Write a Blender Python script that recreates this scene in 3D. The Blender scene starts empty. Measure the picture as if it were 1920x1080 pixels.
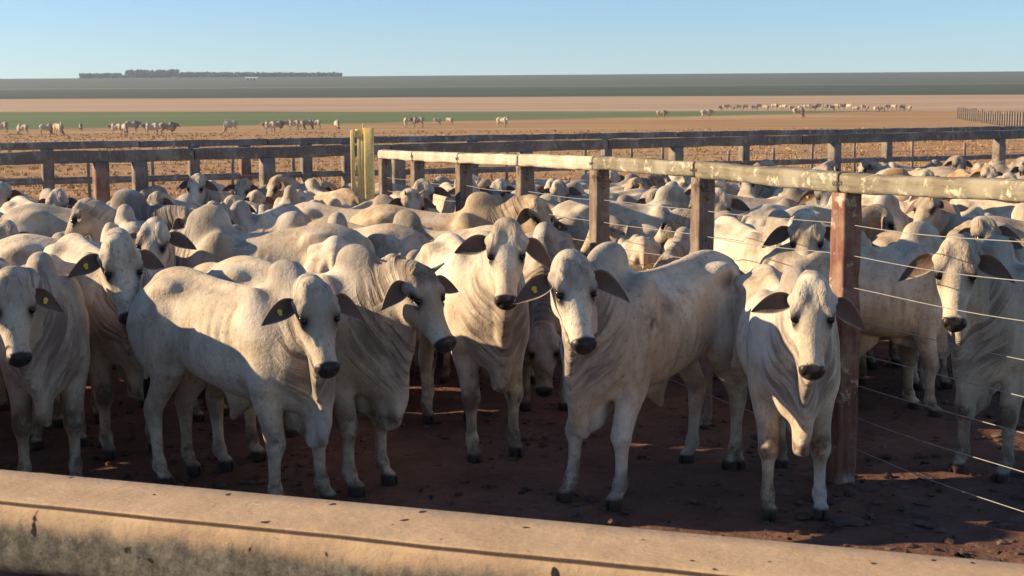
import bpy, math, random
import numpy as np
from mathutils import Vector, Matrix, noise
sc = bpy.context.scene; COL = sc.collection
# ---------------------------------------------------------------- camera, sky, sun, exposure
FPX = 2500.0; CAMH = 2.25
cam = bpy.data.objects.new('camera', bpy.data.cameras.new('camera')); COL.objects.link(cam); sc.camera = cam
cam.data.sensor_width = 36; cam.data.lens = FPX/1920*36; cam.data.clip_start = .1; cam.data.clip_end = 9000
CR = Matrix.Rotation(math.radians(90-7.25), 4, 'X') @ Matrix.Rotation(math.radians(-.42), 4, 'Z')
cam.matrix_world = Matrix.Translation((0, 0, CAMH)) @ CR
cam.data.dof.use_dof = True; cam.data.dof.focus_distance = 8.6; cam.data.dof.aperture_fstop = 11.0
SUN_AZ = math.radians(180-3); SUN_EL = math.radians(20.5)       # direction towards the sun: from the left, slightly from beyond the herd
world = bpy.data.worlds.new('World'); sc.world = world; world.use_nodes = True
wn = world.node_tree; bg = wn.nodes['Background']; sky = wn.nodes.new('ShaderNodeTexSky'); sky.sky_type = 'NISHITA'; sky.sun_disc = False
sky.sun_elevation = SUN_EL; sky.sun_rotation = math.radians(90)-SUN_AZ; sky.air_density = 1.0; sky.dust_density = .0; sky.ozone_density = 5.0; sky.altitude = 800
wn.links.new(sky.outputs[0], bg.inputs[0]); bg.inputs[1].default_value = .082
sun = bpy.data.objects.new('sun', bpy.data.lights.new('sun', 'SUN')); COL.objects.link(sun)
sun.data.energy = 5.0; sun.data.angle = math.radians(.55); sun.data.color = (1, .78, .50)
sd_ = Vector((math.cos(SUN_EL)*math.cos(SUN_AZ), math.cos(SUN_EL)*math.sin(SUN_AZ), math.sin(SUN_EL)))
sun.rotation_euler = sd_.to_track_quat('Z', 'Y').to_euler()
sc.view_settings.view_transform = 'Standard'; sc.view_settings.look = 'None'; sc.view_settings.exposure = 0.95; sc.view_settings.gamma = 1
# ---------------------------------------------------------------- placing helpers
def ray(px, py):
    d = CR.to_3x3() @ Vector(((px-960)/FPX, -(py-540)/FPX, -1)); return d
def at_h(px, py, h=0.):                                         # pixel -> point on the level z = h
    d = ray(px, py); t = (h-CAMH)/d.z; return Vector((d.x*t, d.y*t, h))
def at_d(px, py, y):                                            # pixel -> point at distance y
    d = ray(px, py); t = y/d.y; return Vector((d.x*t, y, CAMH+d.z*t))
def tag(o, label=None, cat=None, group=None, kind=None):
    for k, v in (('label', label), ('category', cat), ('group', group), ('kind', kind)):
        if v: o[k] = v
    return o
def empty(name, loc, rz=0):
    o = bpy.data.objects.new(name, None); COL.objects.link(o); o.location = loc; o.rotation_euler.z = rz; o.empty_display_size = .3; return o
def link(name, me, parent=None):
    o = bpy.data.objects.new(name, me); COL.objects.link(o)
    if parent: o.parent = parent
    return o
# ---------------------------------------------------------------- materials
class Mat:
    def __init__(s, name, rough=.85):
        s.m = bpy.data.materials.new(name); s.m.use_nodes = True; s.t = s.m.node_tree; s.b = s.t.nodes['Principled BSDF']
        s.b.inputs['Roughness'].default_value = rough; s.b.inputs['Specular IOR Level'].default_value = .25
    def n(s, t, **kw):
        q = s.t.nodes.new(t)
        for k, v in kw.items(): setattr(q, k, v)
        return q
    def l(s, a, b): s.t.links.new(a, b)
    def val(s, x, sock):
        if hasattr(x, 'is_linked') or hasattr(x, 'links'): s.l(x, sock)
        else: sock.default_value = x
    def noise(s, scale, vec=None, detail=5, rough=.55, dist=0, out=0):
        q = s.n('ShaderNodeTexNoise'); q.inputs['Scale'].default_value = scale; q.inputs['Detail'].default_value = detail
        q.inputs['Roughness'].default_value = rough; q.inputs['Distortion'].default_value = dist
        if vec: s.l(vec, q.inputs['Vector'])
        return q.outputs[out]
    def ramp(s, f, stops):
        q = s.n('ShaderNodeValToRGB'); s.l(f, q.inputs[0]); e = q.color_ramp.elements
        while len(e) < len(stops): e.new(.5)
        for i, (p, c) in enumerate(stops): e[i].position = p; e[i].color = c if len(c) == 4 else (*c, 1)
        return q.outputs[0]
    def mr(s, x, a, b, c=0., d=1., smooth=False):
        q = s.n('ShaderNodeMapRange'); q.interpolation_type = 'SMOOTHSTEP' if smooth else 'LINEAR'
        s.l(x, q.inputs[0]); q.inputs[1].default_value = a; q.inputs[2].default_value = b; q.inputs[3].default_value = c; q.inputs[4].default_value = d; return q.outputs[0]
    def math(s, op, a, b=0., c=None, clamp=False):
        q = s.n('ShaderNodeMath', operation=op); q.use_clamp = clamp; s.val(a, q.inputs[0]); s.val(b, q.inputs[1])
        if c is not None: s.val(c, q.inputs[2])
        return q.outputs[0]
    def mix(s, f, a, b, mode='MIX'):
        q = s.n('ShaderNodeMix', data_type='RGBA', blend_type=mode); s.val(f, q.inputs[0])
        for x, i in ((a, 6), (b, 7)):
            if isinstance(x, tuple): q.inputs[i].default_value = x if len(x) == 4 else (*x, 1)
            else: s.l(x, q.inputs[i])
        return q.outputs[2]
    def bump(s, h, strength=.5, dist=.01, nrm_=None):
        q = s.n('ShaderNodeBump'); q.inputs['Strength'].default_value = strength; q.inputs['Distance'].default_value = dist; s.l(h, q.inputs['Height'])
        if nrm_: s.l(nrm_, q.inputs['Normal'])
        return q.outputs[0]
    def coord(s, which='Object'): return s.n('ShaderNodeTexCoord').outputs[which]
    def pos(s): return s.n('ShaderNodeNewGeometry').outputs['Position']
    def sep(s, v): q = s.n('ShaderNodeSeparateXYZ'); s.l(v, q.inputs[0]); return q.outputs
    def scale(s, v, sc_): q = s.n('ShaderNodeVectorMath', operation='MULTIPLY'); s.l(v, q.inputs[0]); q.inputs[1].default_value = sc_; return q.outputs[0]
    def color(s, c): s.val((*c, 1) if isinstance(c, tuple) else c, s.b.inputs['Base Color'])
def wood_mat(name, c1, c2, c3, stain=None, grain=(60, 60, 4), bumpd=.006, sc1=3.):
    m = Mat(name, .9); v = m.coord(); g = m.noise(1, m.scale(v, grain), 6, .65); b = m.noise(sc1, v, 5, .6)
    c = m.mix(m.mr(g, .35, .65), c1, c2); c = m.mix(m.mr(b, .48, .66), c, c3)
    if stain: c = m.mix(m.mr(m.noise(9, v, 6, .7), .56, .64), c, stain)
    m.color(c); m.l(m.bump(g, .7, bumpd, m.bump(b, .5, .01)), m.b.inputs['Normal']); return m.m
def coat_material():
    m = Mat('cattle_coat', .78); v = m.coord()
    at = m.n('ShaderNodeAttribute', attribute_name='coat'); sp = m.n('ShaderNodeSeparateColor'); m.l(at.outputs['Color'], sp.inputs[0])
    grey, dark, dirt = sp.outputs; inner = at.outputs['Alpha']
    fo = m.n('ShaderNodeAttribute', attribute_name='fold').outputs['Vector']; f2 = m.n('ShaderNodeAttribute', attribute_name='foldface').outputs['Vector']
    oi = m.n('ShaderNodeObjectInfo'); rnd = oi.outputs['Random']
    off = m.n('ShaderNodeVectorMath', operation='ADD'); m.l(v, off.inputs[0]); cm = m.n('ShaderNodeCombineXYZ'); r7 = m.math('MULTIPLY', rnd, 37.)
    for i in range(3): m.l(r7, cm.inputs[i])
    m.l(cm.outputs[0], off.inputs[1]); w = off.outputs[0]
    big = m.noise(2.6, w, 5, .55); med = m.noise(9, w, 6, .65); fine = m.noise(70, w, 3, .6)
    base = m.mix(m.mr(big, .38, .66), (.65, .55, .41), (.44, .34, .235))
    base = m.mix(m.math('MULTIPLY', grey, m.mr(med, .25, .75, .35, 1.)), base, (.23, .205, .185))
    base = m.mix(m.mr(med, .50, .70, 0, .6), base, (.34, .235, .15))                # yellowish-brown stains
    base = m.mix(m.mr(fine, .48, .75, 0, .38), base, (.30, .25, .2))                # hair speckle
    base = m.mix(1., base, oi.outputs['Color'], 'MULTIPLY')
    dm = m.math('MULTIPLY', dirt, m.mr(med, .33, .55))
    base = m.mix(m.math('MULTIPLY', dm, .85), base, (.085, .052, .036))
    smear = m.noise(1, m.scale(w, (7, 7, 1.6)), 6, .65); spk = m.noise(24, w, 4, .6); flk = m.noise(48, m.scale(w, (1, 1, .45)), 2, .5)
    base = m.mix(m.mr(smear, .50, .68, 0, .62), base, (.22, .15, .095)); base = m.mix(m.mr(spk, .60, .72, 0, .5), base, (.17, .12, .09)); base = m.mix(m.mr(flk, .68, .73, 0, .6), base, (.12, .085, .065))
    base = m.mix(m.mr(m.noise(1.7, w, 3, .5), .56, .64, 0, .35), base, (.74, .69, .61))
    # skin folds
    s1 = m.sep(fo); s2 = m.sep(f2); so = m.sep(v)
    def comb(a, b, c):
        q = m.n('ShaderNodeCombineXYZ')
        for k, x in enumerate((a, b, c)): m.val(x, q.inputs[k])
        return q.outputs[0]
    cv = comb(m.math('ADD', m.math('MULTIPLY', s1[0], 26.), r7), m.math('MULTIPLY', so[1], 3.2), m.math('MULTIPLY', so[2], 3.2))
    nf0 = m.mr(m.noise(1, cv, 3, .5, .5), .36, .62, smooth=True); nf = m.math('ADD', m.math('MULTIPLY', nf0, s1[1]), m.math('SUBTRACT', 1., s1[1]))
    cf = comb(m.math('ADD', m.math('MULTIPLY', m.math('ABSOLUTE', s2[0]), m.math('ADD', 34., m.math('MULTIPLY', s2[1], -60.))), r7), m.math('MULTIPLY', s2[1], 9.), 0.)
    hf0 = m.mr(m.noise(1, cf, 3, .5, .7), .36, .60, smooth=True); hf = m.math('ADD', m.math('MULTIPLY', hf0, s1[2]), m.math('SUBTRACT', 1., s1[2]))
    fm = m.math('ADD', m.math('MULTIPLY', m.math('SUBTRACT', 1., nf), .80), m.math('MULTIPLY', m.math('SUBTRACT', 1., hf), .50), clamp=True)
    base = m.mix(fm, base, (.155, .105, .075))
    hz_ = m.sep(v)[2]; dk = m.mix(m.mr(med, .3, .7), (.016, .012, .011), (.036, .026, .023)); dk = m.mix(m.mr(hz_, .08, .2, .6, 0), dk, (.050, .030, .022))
    base = m.mix(dark, base, dk); base = m.mix(m.math('MULTIPLY', inner, .85), base, (.11, .055, .038))
    m.color(base); m.l(m.mr(m.math('MULTIPLY', dark, m.mr(hz_, .1, .2)), .3, 1., .82, .36), m.b.inputs['Roughness'])
    m.b.inputs['Sheen Weight'].default_value = .12
    b1 = m.bump(nf, .75, .014); b2 = m.bump(hf, .7, .009, b1); b3 = m.bump(med, .35, .014, b2); b4 = m.bump(fine, .6, .006, m.bump(spk, .5, .010, b3))
    m.l(b4, m.b.inputs['Normal']); return m.m
M_COAT = coat_material()
def flat_mat(name, c, rough=.6, bump=None):
    m = Mat(name, rough); v = m.coord(); nn = m.noise(14, v, 5, .6)
    m.color(m.mix(m.mr(nn, .3, .7), tuple(x*.8 for x in c), tuple(min(x*1.15, 1) for x in c)))
    m.l(m.bump(nn, .4, .004), m.b.inputs['Normal']); return m.m
M_EYE = flat_mat('eye_dark', (.012, .009, .008), .12); M_TUFT = flat_mat('tail_hair', (.025, .02, .018), .7); M_TAG = flat_mat('tag_yellow', (.75, .50, .05), .5)
M_WIRE = flat_mat('fence_wire', (.30, .28, .25), .5); M_YEL = flat_mat('yellow_paint', (.84, .60, .22), .5)
M_FAR = wood_mat('far_timber', (.20, .165, .14), (.115, .095, .082), (.26, .22, .185), (.30, .26, .22))
M_FARB = wood_mat('lighter_far_timber', (.25, .215, .185), (.14, .12, .105), (.34, .30, .26), (.42, .38, .33))
M_FARP = wood_mat('far_post_timber', (.24, .20, .165), (.12, .095, .08), (.30, .25, .2), None, (60, 60, 3))
M_FARR = wood_mat('reddish_post_timber', (.26, .15, .11), (.14, .08, .06), (.32, .22, .17), None, (60, 60, 3))
M_POST = wood_mat('brown_post_timber', (.23, .165, .12), (.12, .08, .06), (.30, .235, .18), (.075, .05, .04), (55, 55, 3))
M_RED = wood_mat('red_stained_post', (.24, .115, .08), (.13, .055, .04), (.33, .22, .15), (.45, .36, .27), (45, 45, 5))
M_RAIL = wood_mat('lichen_rail', (.24, .20, .135), (.13, .105, .07), (.30, .265, .19), (.50, .45, .33), (3, 45, 45))
M_RAILB = wood_mat('pale_rail', (.50, .42, .31), (.34, .27, .19), (.56, .49, .38), None, (3, 45, 45))
# ---------------------------------------------------------------- cattle builder (implicit surface -> one continuous mesh)
V3 = lambda *a: np.array(a, dtype=np.float64)
def nrm(v): return v/np.linalg.norm(v)
def catmull(rows, n):
    R_ = np.array(rows, dtype=np.float64); P = np.vstack([2*R_[0]-R_[1], R_, 2*R_[-1]-R_[-2]]); out = []
    for i in range(1, len(P)-2):
        for t in np.linspace(0, 1, n, endpoint=False):
            a, b, c, d = P[i-1], P[i], P[i+1], P[i+2]
            out.append(.5*((2*b)+(c-a)*t+(2*a-5*b+4*c-d)*t*t+(3*b-a-3*c+d)*t**3))
    out.append(P[-2]); return np.array(out)
class Field:
    def __init__(s, lo, hi, h):
        s.lo = np.array(lo, float); s.h = h
        s.n = np.ceil((np.array(hi)-s.lo)/h).astype(int)+1
        s.f = np.full(s.n, .5, np.float32)
        s.ax = [(s.lo[i]+h*np.arange(s.n[i])).astype(np.float32) for i in range(3)]
    def block(s, lo, hi):
        a = np.clip(((np.array(lo)-s.lo)/s.h).astype(int), 0, s.n-1); b = np.clip(((np.array(hi)-s.lo)/s.h).astype(int)+2, 1, s.n)
        b = np.maximum(b, a+1)
        sl = tuple(slice(a[i], b[i]) for i in range(3))
        return sl, (s.ax[0][sl[0]][:, None, None], s.ax[1][sl[1]][None, :, None], s.ax[2][sl[2]][None, None, :])
    def put(s, sl, d, k, sub=False):
        a = s.f[sl]
        if sub:
            d = -d; hh = np.maximum(k-np.abs(a-d), 0)/k; s.f[sl] = np.maximum(a, d)+hh*hh*k*.25
        else:
            hh = np.maximum(k-np.abs(a-d), 0)/k; s.f[sl] = np.minimum(a, d)-hh*hh*k*.25
    def ell(s, c, r, k=.04, R_=None, sub=False):
        c = np.array(c, float); m = max(r)+k+2*s.h
        sl, (X, Y, Z) = s.block(c-m, c+m)
        X = X-c[0]; Y = Y-c[1]; Z = Z-c[2]
        if R_ is None: u, v, w = X, Y, Z
        else: u, v, w = [X*R_[i][0]+Y*R_[i][1]+Z*R_[i][2] for i in range(3)]
        L = np.sqrt((u/r[0])**2+(v/r[1])**2+(w/r[2])**2)
        G = np.sqrt((u/r[0]**2)**2+(v/r[1]**2)**2+(w/r[2]**2)**2)+1e-6
        s.put(sl, np.maximum(L*(L-1)/G, -min(r)), k, sub)
    def loft(s, rows, e1, k=.04, n=4):
        # rows: x,y,z, r_side, r_other
        P = catmull(rows, n) if n > 1 else np.array(rows, float)
        m = P[:, 3:].max()+k+2*s.h
        lo = P[:, :3].min(0)-m; hi = P[:, :3].max(0)+m
        a0 = np.clip(((lo-s.lo)/s.h).astype(int), 0, s.n-1)
        slT, _ = s.block(lo, hi); T = np.full([q.stop-q.start for q in slT], .5, np.float32)
        off = [q.start for q in slT]
        for A, B in zip(P[:-1], P[1:]):
            a, b = A[:3], B[:3]; L = np.linalg.norm(b-a)
            if L < 1e-5: continue
            ax = (b-a)/L; e = e1-ax*np.dot(e1, ax); e = nrm(e); e2 = np.cross(ax, e)
            mm = max(A[3:].max(), B[3:].max())+k+2*s.h
            sl, (X, Y, Z) = s.block(np.minimum(a, b)-mm, np.maximum(a, b)+mm)
            X = X-a[0]; Y = Y-a[1]; Z = Z-a[2]
            w = X*ax[0]+Y*ax[1]+Z*ax[2]; u = X*e[0]+Y*e[1]+Z*e[2]; v = X*e2[0]+Y*e2[1]+Z*e2[2]
            t = np.clip(w/L, 0, 1); ru = A[3]+(B[3]-A[3])*t; rv = A[4]+(B[4]-A[4])*t; rm = np.minimum(ru, rv)
            d = (np.sqrt((u/ru)**2+(v/rv)**2+((w-t*L)/rm)**2)-1)*rm
            ts = tuple(slice(q.start-o, q.stop-o) for q, o in zip(sl, off))
            np.minimum(T[ts], d, out=T[ts])
        s.put(slT, T, k)
    def mesh(s):
        f = s.f; h = s.h; ins = f < 0
        c = np.zeros(s.n-1, np.int8)
        for i in (0, 1):
            for j in (0, 1):
                for k in (0, 1): c += ins[i:s.n[0]-1+i, j:s.n[1]-1+j, k:s.n[2]-1+k]
        act = (c > 0) & (c < 8); I = np.argwhere(act); idx = -np.ones(s.n-1, np.int32); idx[act] = np.arange(len(I))
        acc = np.zeros((len(I), 3)); cnt = np.zeros(len(I))
        cor = [(i, j, k) for i in (0, 1) for j in (0, 1) for k in (0, 1)]
        val = {q: f[I[:, 0]+q[0], I[:, 1]+q[1], I[:, 2]+q[2]] for q in cor}
        for q in cor:
            for d in range(3):
                if q[d] == 0:
                    r = list(q); r[d] = 1; r = tuple(r); a, b = val[q], val[r]; mk = (a < 0) != (b < 0)
                    t = np.where(mk, a/np.where(mk, a-b, 1), 0)
                    for e in range(3): acc[:, e] += np.where(mk, q[e]+(t if e == d else 0), 0)
                    cnt += mk
        V = s.lo+h*(I+acc/cnt[:, None]); F = []
        for d in range(3):
            o = [x for x in range(3) if x != d]
            a = [slice(None)]*3; b = [slice(None)]*3; a[d] = slice(0, -1); b[d] = slice(1, None)
            A, B = ins[tuple(a)], ins[tuple(b)]; E = np.argwhere(A != B)
            E = E[(E[:, o[0]] > 0) & (E[:, o[1]] > 0) & (E[:, o[0]] < s.n[o[0]]-1) & (E[:, o[1]] < s.n[o[1]]-1)]
            s0 = A[E[:, 0], E[:, 1], E[:, 2]]
            def g(da, db):
                Q = E.copy(); Q[:, o[0]] += da; Q[:, o[1]] += db; return idx[Q[:, 0], Q[:, 1], Q[:, 2]]
            q = np.stack([g(-1, -1), g(0, -1), g(0, 0), g(-1, 0)], 1)
            flip = s0 if d != 1 else ~s0
            q = np.where(flip[:, None], q, q[:, ::-1]); F.append(q)
        return V, np.vstack(F)
TORSO = [(-.83,1.16,1.05,.05),(-.79,1.235,.92,.12),(-.70,1.295,.84,.165),(-.56,1.335,.78,.205),(-.40,1.325,.73,.218),(-.22,1.275,.675,.245),(0,1.25,.63,.265),(.20,1.25,.60,.258),(.36,1.28,.59,.232),(.50,1.29,.58,.22),(.62,1.23,.64,.17),(.70,1.14,.74,.10),(.74,1.03,.88,.04)]
def cow_mesh(h=.013, ny=0, hz=1.30, yaw=0, pitch=60, roll=0, L=.60, legs=(0,0,0,0), hump=1., dew=1., belly=0., droop=.25, horns=False, tail=0, bull=False, hs=1.13, fl=.80, spots=(), cap=0., es=None):
    """local frame: +X forward, +Y left, Z up. ny neck yaw, yaw/pitch of the face (degrees)."""
    rd = math.radians
    B0 = V3(.44, 0, 1.06); ce = 1.0
    dz = hz-1.06; hl = math.sqrt(max(L*L-dz*dz, .04))
    H = V3(B0[0]+hl*math.cos(rd(ny)), hl*math.sin(rd(ny)), hz)          # poll
    f = V3(math.cos(rd(pitch))*math.cos(rd(yaw)), math.cos(rd(pitch))*math.sin(rd(yaw)), -math.sin(rd(pitch)))
    sd = V3(-math.sin(rd(yaw)), math.cos(rd(yaw)), 0); up = np.cross(f, sd)
    sd, up = sd*math.cos(rd(roll))+up*math.sin(rd(roll)), up*math.cos(rd(roll))-sd*math.sin(rd(roll))
    M = np.array([f, sd, up])
    W = lambda a, b, c: H+(f*a*fl+sd*b+up*c)*hs
    ys = [0, H[1]-.35, H[1]+.35, W(.5, 0, 0)[1]-.2, W(.5, 0, 0)[1]+.2]
    xs = [.8, H[0]+.3, W(.5, 0, 0)[0]+.2]
    fd = Field((-1.08, min(-.42, min(ys)), -.03), (max(xs), max(.42, max(ys)), max(1.68, hz+.35)), h)
    # torso
    S = catmull(TORSO, 6); S = S[np.argsort(S[:, 0])]
    sl, (X, Y, Z) = fd.block((-1, -.42, .35), (.9, .42, 1.5))
    x1 = X[:, 0, 0]; tp = np.interp(x1, S[:, 0], S[:, 1]); bt = np.interp(x1, S[:, 0], S[:, 2]); w = np.interp(x1, S[:, 0], S[:, 3])*.94
    bt = bt-belly*np.exp(-((x1+.05)/.35)**2)
    tp, bt, w = [q[:, None, None] for q in (tp, bt, w)]
    zc = (tp+bt)/2; rz = (tp-bt)/2; zn = np.clip((Z-zc)/rz, -1.3, 1.3); we = w*(1-.13*np.maximum(zn, 0)**2+.03*np.cos(zn*2))
    rib = np.sin((X+Z*.18)*2*math.pi/.078)*np.exp(-((X-.03)/.17)**4)*np.exp(-((Z-.98)/.20)**4); we = we*(1+.016*rib)
    end = np.maximum(np.abs(X+.045)-.785, 0)
    d = ((np.abs(Y/we)**2.25+np.abs(zn)**2.25)**(1/2.25)-1)*np.minimum(we, rz)+end*1.5
    fd.put(sl, d.astype(np.float32), .03)
    # hump, withers, spine
    fd.ell((.43, 0, 1.325), (.165*hump, .080, .135*hump), .07, np.array([[.92, 0, .38], [0, 1, 0], [-.38, 0, .92]]))
    fd.ell((.39, 0, 1.385+.05*(hump-1)), (.10*hump, .066, .085*hump), .06)
    fd.loft([(-.72,0,1.26,.03,.03),(-.5,0,1.315,.035,.03),(-.2,0,1.275,.03,.03),(.1,0,1.245,.03,.03),(.3,0,1.27,.04,.04)], V3(0,1,0), .06)
    for s_ in (-1, 1):
        fd.ell((-.46, s_*.168, 1.245), (.085, .042, .038), .09)         # hook bone
        fd.ell((-.79, s_*.085, 1.13), (.05, .04, .05), .05)            # pin bone
        fd.ell((-.29, s_*.318, 1.10), (.12, .05, .12), .14, sub=True)  # flank hollow
        fd.ell((.36, s_*.16, 1.06), (.13, .09, .25), .07, np.array([[.95, 0, .3], [0, 1, 0], [-.3, 0, .95]]))   # shoulder blade
        fd.ell((.52, s_*.125, .86), (.11, .08, .13), .06)             # point of shoulder
        fd.ell((-.60, s_*.15, 1.0), (.20, .105, .23), .07)             # thigh
    # legs
    def leg(front, s_, dx):
        if front:
            y = s_*.15
            P = [(.36,s_*.15,.98,.085,.14),(.40,s_*.165,.80,.082,.115),(.385,s_*.16,.68,.068,.088),(.42+dx*.35,s_*.15,.54,.053,.060),(.455+dx*.6,y,.42,.046,.047),(.46+dx*.64,y,.385,.046,.046),(.452+dx*.75,y,.31,.031,.034),(.452+dx*.9,y,.18,.028,.031),(.458+dx,y,.125,.037,.040),(.485+dx,y,.075,.033,.034),(.505+dx,y,.045,.044,.048),(.515+dx,y,.02,.049,.058)]
        else:
            y = s_*.145
            P = [(-.58,s_*.145,1.03,.10,.21),(-.53,s_*.165,.88,.10,.18),(-.47,s_*.165,.76,.078,.125),(-.545+dx*.3,s_*.15,.64,.058,.080),(-.62+dx*.5,y,.54,.044,.060),(-.665+dx*.6,y,.47,.040,.056),(-.66+dx*.66,y,.40,.037,.044),(-.65+dx*.8,y,.29,.029,.033),(-.645+dx*.9,y,.18,.028,.032),(-.64+dx,y,.125,.037,.040),(-.612+dx,y,.075,.033,.034),(-.59+dx,y,.045,.044,.048),(-.58+dx,y,.02,.049,.057)]
        P = [(p[0], p[1], p[2], p[3]*(1.05 if p[2] < .08 else 1.32 if .36 < p[2] < .5 else 1.20 if p[2] < .36 else 1.24), p[4]*(1.02 if p[2] < .08 else 1.20 if p[2] < .6 else 1.06)) for p in P]
        fd.loft(P, V3(0, 1, 0), .035, 3)
        hx = P[-1][0]
        fd.ell((hx+.05, y, .0), (.05, .006, .05), .008, sub=True)      # cloven hoof
        fd.ell((P[4][0]+(.028 if front else -.02), y, .41 if front else .49), (.03, .032, .04), .03)
        fd.ell((P[-4][0]-.03, y, .11), (.018, .022, .02), .02)         # dew claws
    for i, (fr, s_) in enumerate(((1, 1), (1, -1), (0, 1), (0, -1))): leg(fr, s_, legs[i])
    # tail
    fd.loft([(-.74,0,1.24,.04,.035),(-.83,tail*.1,1.20,.032,.03),(-.875,tail*.25,1.05,.022,.02),(-.875,tail*.5,.85,.019,.018),(-.87,tail*.8,.62,.019,.018)], V3(0,1,0), .03, 4)
    # neck
    NB = H-f*.02-up*.03; mid = (B0+NB)/2; n1 = V3(B0[0]+.20, H[1]*.18, 1.05+.25*dz); n2 = B0+(NB-B0)*.68+V3(.02, -H[1]*.03, .015)
    N = [(.34,0,1.04,.16,.25),(n1[0],n1[1],n1[2],.108,.185),(n2[0],n2[1],n2[2],.080,.135),(NB[0],NB[1],NB[2],.080,.105)]
    sv = nrm(V3(-math.sin(rd(ny)), math.cos(rd(ny)), 0)*1.+.5*sd)
    fd.loft(N, sv, .07, 5)
    fd.loft([(.42,0,1.28,.045,.05),(n1[0],n1[1],n1[2]+.16,.045,.05),(n2[0],n2[1],n2[2]+.09,.04,.045),tuple(W(-.02,0,.02))+(.055,.045)], sv, .07, 4)
    # dewlap: thin curtain from the throat to the brisket
    th = W(.16, 0, -.13); dv = max(dew-.45, .1); C = catmull([(.22,0,.70,.57),(.40,0,.78,.58-.12*dv),(.56,0,.85,.60-.28*dv),(.67,H[1]*.05,.92,.60-.26*dv),(n1[0]+.09,n1[1],.98,.70-.22*dv),(n2[0]+.04,n2[1],n2[2]-.05,max(n2[2]-.38*dew,.58)),(th[0],th[1],th[2]+.04,th[2]-.03)], 5)
    for i, (x, y, zt, zb) in enumerate(C):
        wv = .020*math.sin(i*1.05+hz*9)
        fd.loft([(x-.02,y,zt,.05,.05),(x,y+wv*.5,(zt+zb)/2,.028,.034),(x+.01,y+wv,zb,.014,.022)], sv, .035, 1)
    fd.ell((.60, 0, .72), (.13, .11, .13), .08)
    # sheath / navel flap
    fd.loft([(-.02,0,.60,.05,.12),(-.05,0,.52,.022,.06),(-.08,0,.45+.02*hump,.014,.025)], V3(0,1,0), .05, 3)
    if bull: fd.ell((-.56, 0, .66), (.06, .06, .09), .04)
    # head
    HS = V3(fl, 1, 1)*hs
    def q(a, wd, t, b): c = W(a, 0, (t+b)/2); return (c[0], c[1], c[2], wd*hs, (t-b)/2*hs)
    fd.loft([q(-.02,.066,.040,-.05), q(.03,.092,.060,-.085), q(.09,.100,.064,-.115), q(.16,.094,.058,-.140), q(.23,.080,.048,-.135), q(.30,.066,.040,-.112), q(.37,.057,.034,-.090), q(.43,.057,.030,-.078), q(.47,.058,.022,-.068)], sd, .03, 4)
    R_ = M
    for s_ in (-1, 1):
        fd.ell(W(.040, s_*.048, .046), V3(.085, .036, .030)*HS, .025, R_)      # forehead lobes
        fd.ell(W(.118, s_*.080, .034), V3(.040, .026, .026)*HS, .03, R_)    # brow
        fd.ell(W(.20, s_*.060, -.02), V3(.07, .022, .03)*HS, .03, R_)       # cheek bone
        fd.ell(W(.15, s_*.050, -.105), V3(.085, .028, .055)*HS, .03, R_)    # jaw
        fd.ell(W(.468, s_*.034, .006), V3(.030, .022, .024)*HS, .02, R_)    # nostril wing
        fd.ell(W(.05, s_*.088, .004), V3(.035, .03, .03)*HS, .03, R_)         # ear base
        fd.ell(W(.160, s_*.097, .022), V3(.030, .016, .016)*HS, .016, R_, sub=True)   # eye socket
    for s_ in (-1, 1):
        fd.ell(W(.138, s_*.088, .038), V3(.040, .018, .011)*HS, .014, R_)      # upper lid
        fd.ell(W(.200, s_*.080, .010), V3(.030, .014, .010)*HS, .014, R_)
    fd.ell(W(.465, 0, -.018), V3(.036, .058, .036)*HS, .02, R_)
    fd.ell(W(.44, 0, -.062), V3(.045, .036, .018)*HS, .02, R_)
    for s_ in (-1, 1): fd.ell(W(.500, s_*.033, .004), V3(.018, .010, .010)*HS, .008, R_, sub=True)
    fd.ell(W(.475, 0, -.050), V3(.035, .05, .004)*HS, .006, R_, sub=True)   # mouth line
    V, F = fd.mesh()
    # one smoothing pass
    for _ in range(2):
        acc = np.zeros_like(V); c = np.zeros(len(V))
        for a in range(4):
            b = (a+1) % 4
            np.add.at(acc, F[:, a], V[F[:, b]]); np.add.at(c, F[:, a], 1)
            np.add.at(acc, F[:, b], V[F[:, a]]); np.add.at(c, F[:, b], 1)
        sm = acc/np.maximum(c, 1)[:, None]; V = V+.45*(sm-V)
    # masks
    D = (V-H)/hs; ha, hb, hc = D@f/fl, D@sd, D@up
    def g(c, r):
        return np.exp(-(((ha-c[0])/r[0])**2+((hb-c[1])/r[1])**2+((hc-c[2])/r[2])**2))
    inhead = (np.abs(hb) < .17) & (np.abs(hc) < .24) & (ha > -.1) & (ha < .6)
    muz = np.clip((ha-.442-.25*np.minimum(np.abs(hb)-.03, 0)+.10*np.minimum(hc+.03, 0)*2)/.012, 0, 1)*inhead*(hc > -.058)
    eye = np.clip(1.5*(g((.166, .092, .018), (.062, .038, .030))+g((.166, -.092, .018), (.062, .038, .030))), 0, 1)*inhead
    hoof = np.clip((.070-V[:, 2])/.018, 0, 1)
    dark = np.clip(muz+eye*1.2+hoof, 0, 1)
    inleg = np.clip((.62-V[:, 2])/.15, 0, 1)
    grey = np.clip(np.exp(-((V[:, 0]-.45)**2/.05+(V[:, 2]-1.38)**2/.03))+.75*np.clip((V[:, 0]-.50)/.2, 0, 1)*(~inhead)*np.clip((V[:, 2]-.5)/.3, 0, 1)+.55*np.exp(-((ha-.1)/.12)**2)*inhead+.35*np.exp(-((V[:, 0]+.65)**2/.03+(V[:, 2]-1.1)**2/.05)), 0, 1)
    sp_ = np.zeros(len(V))
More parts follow.
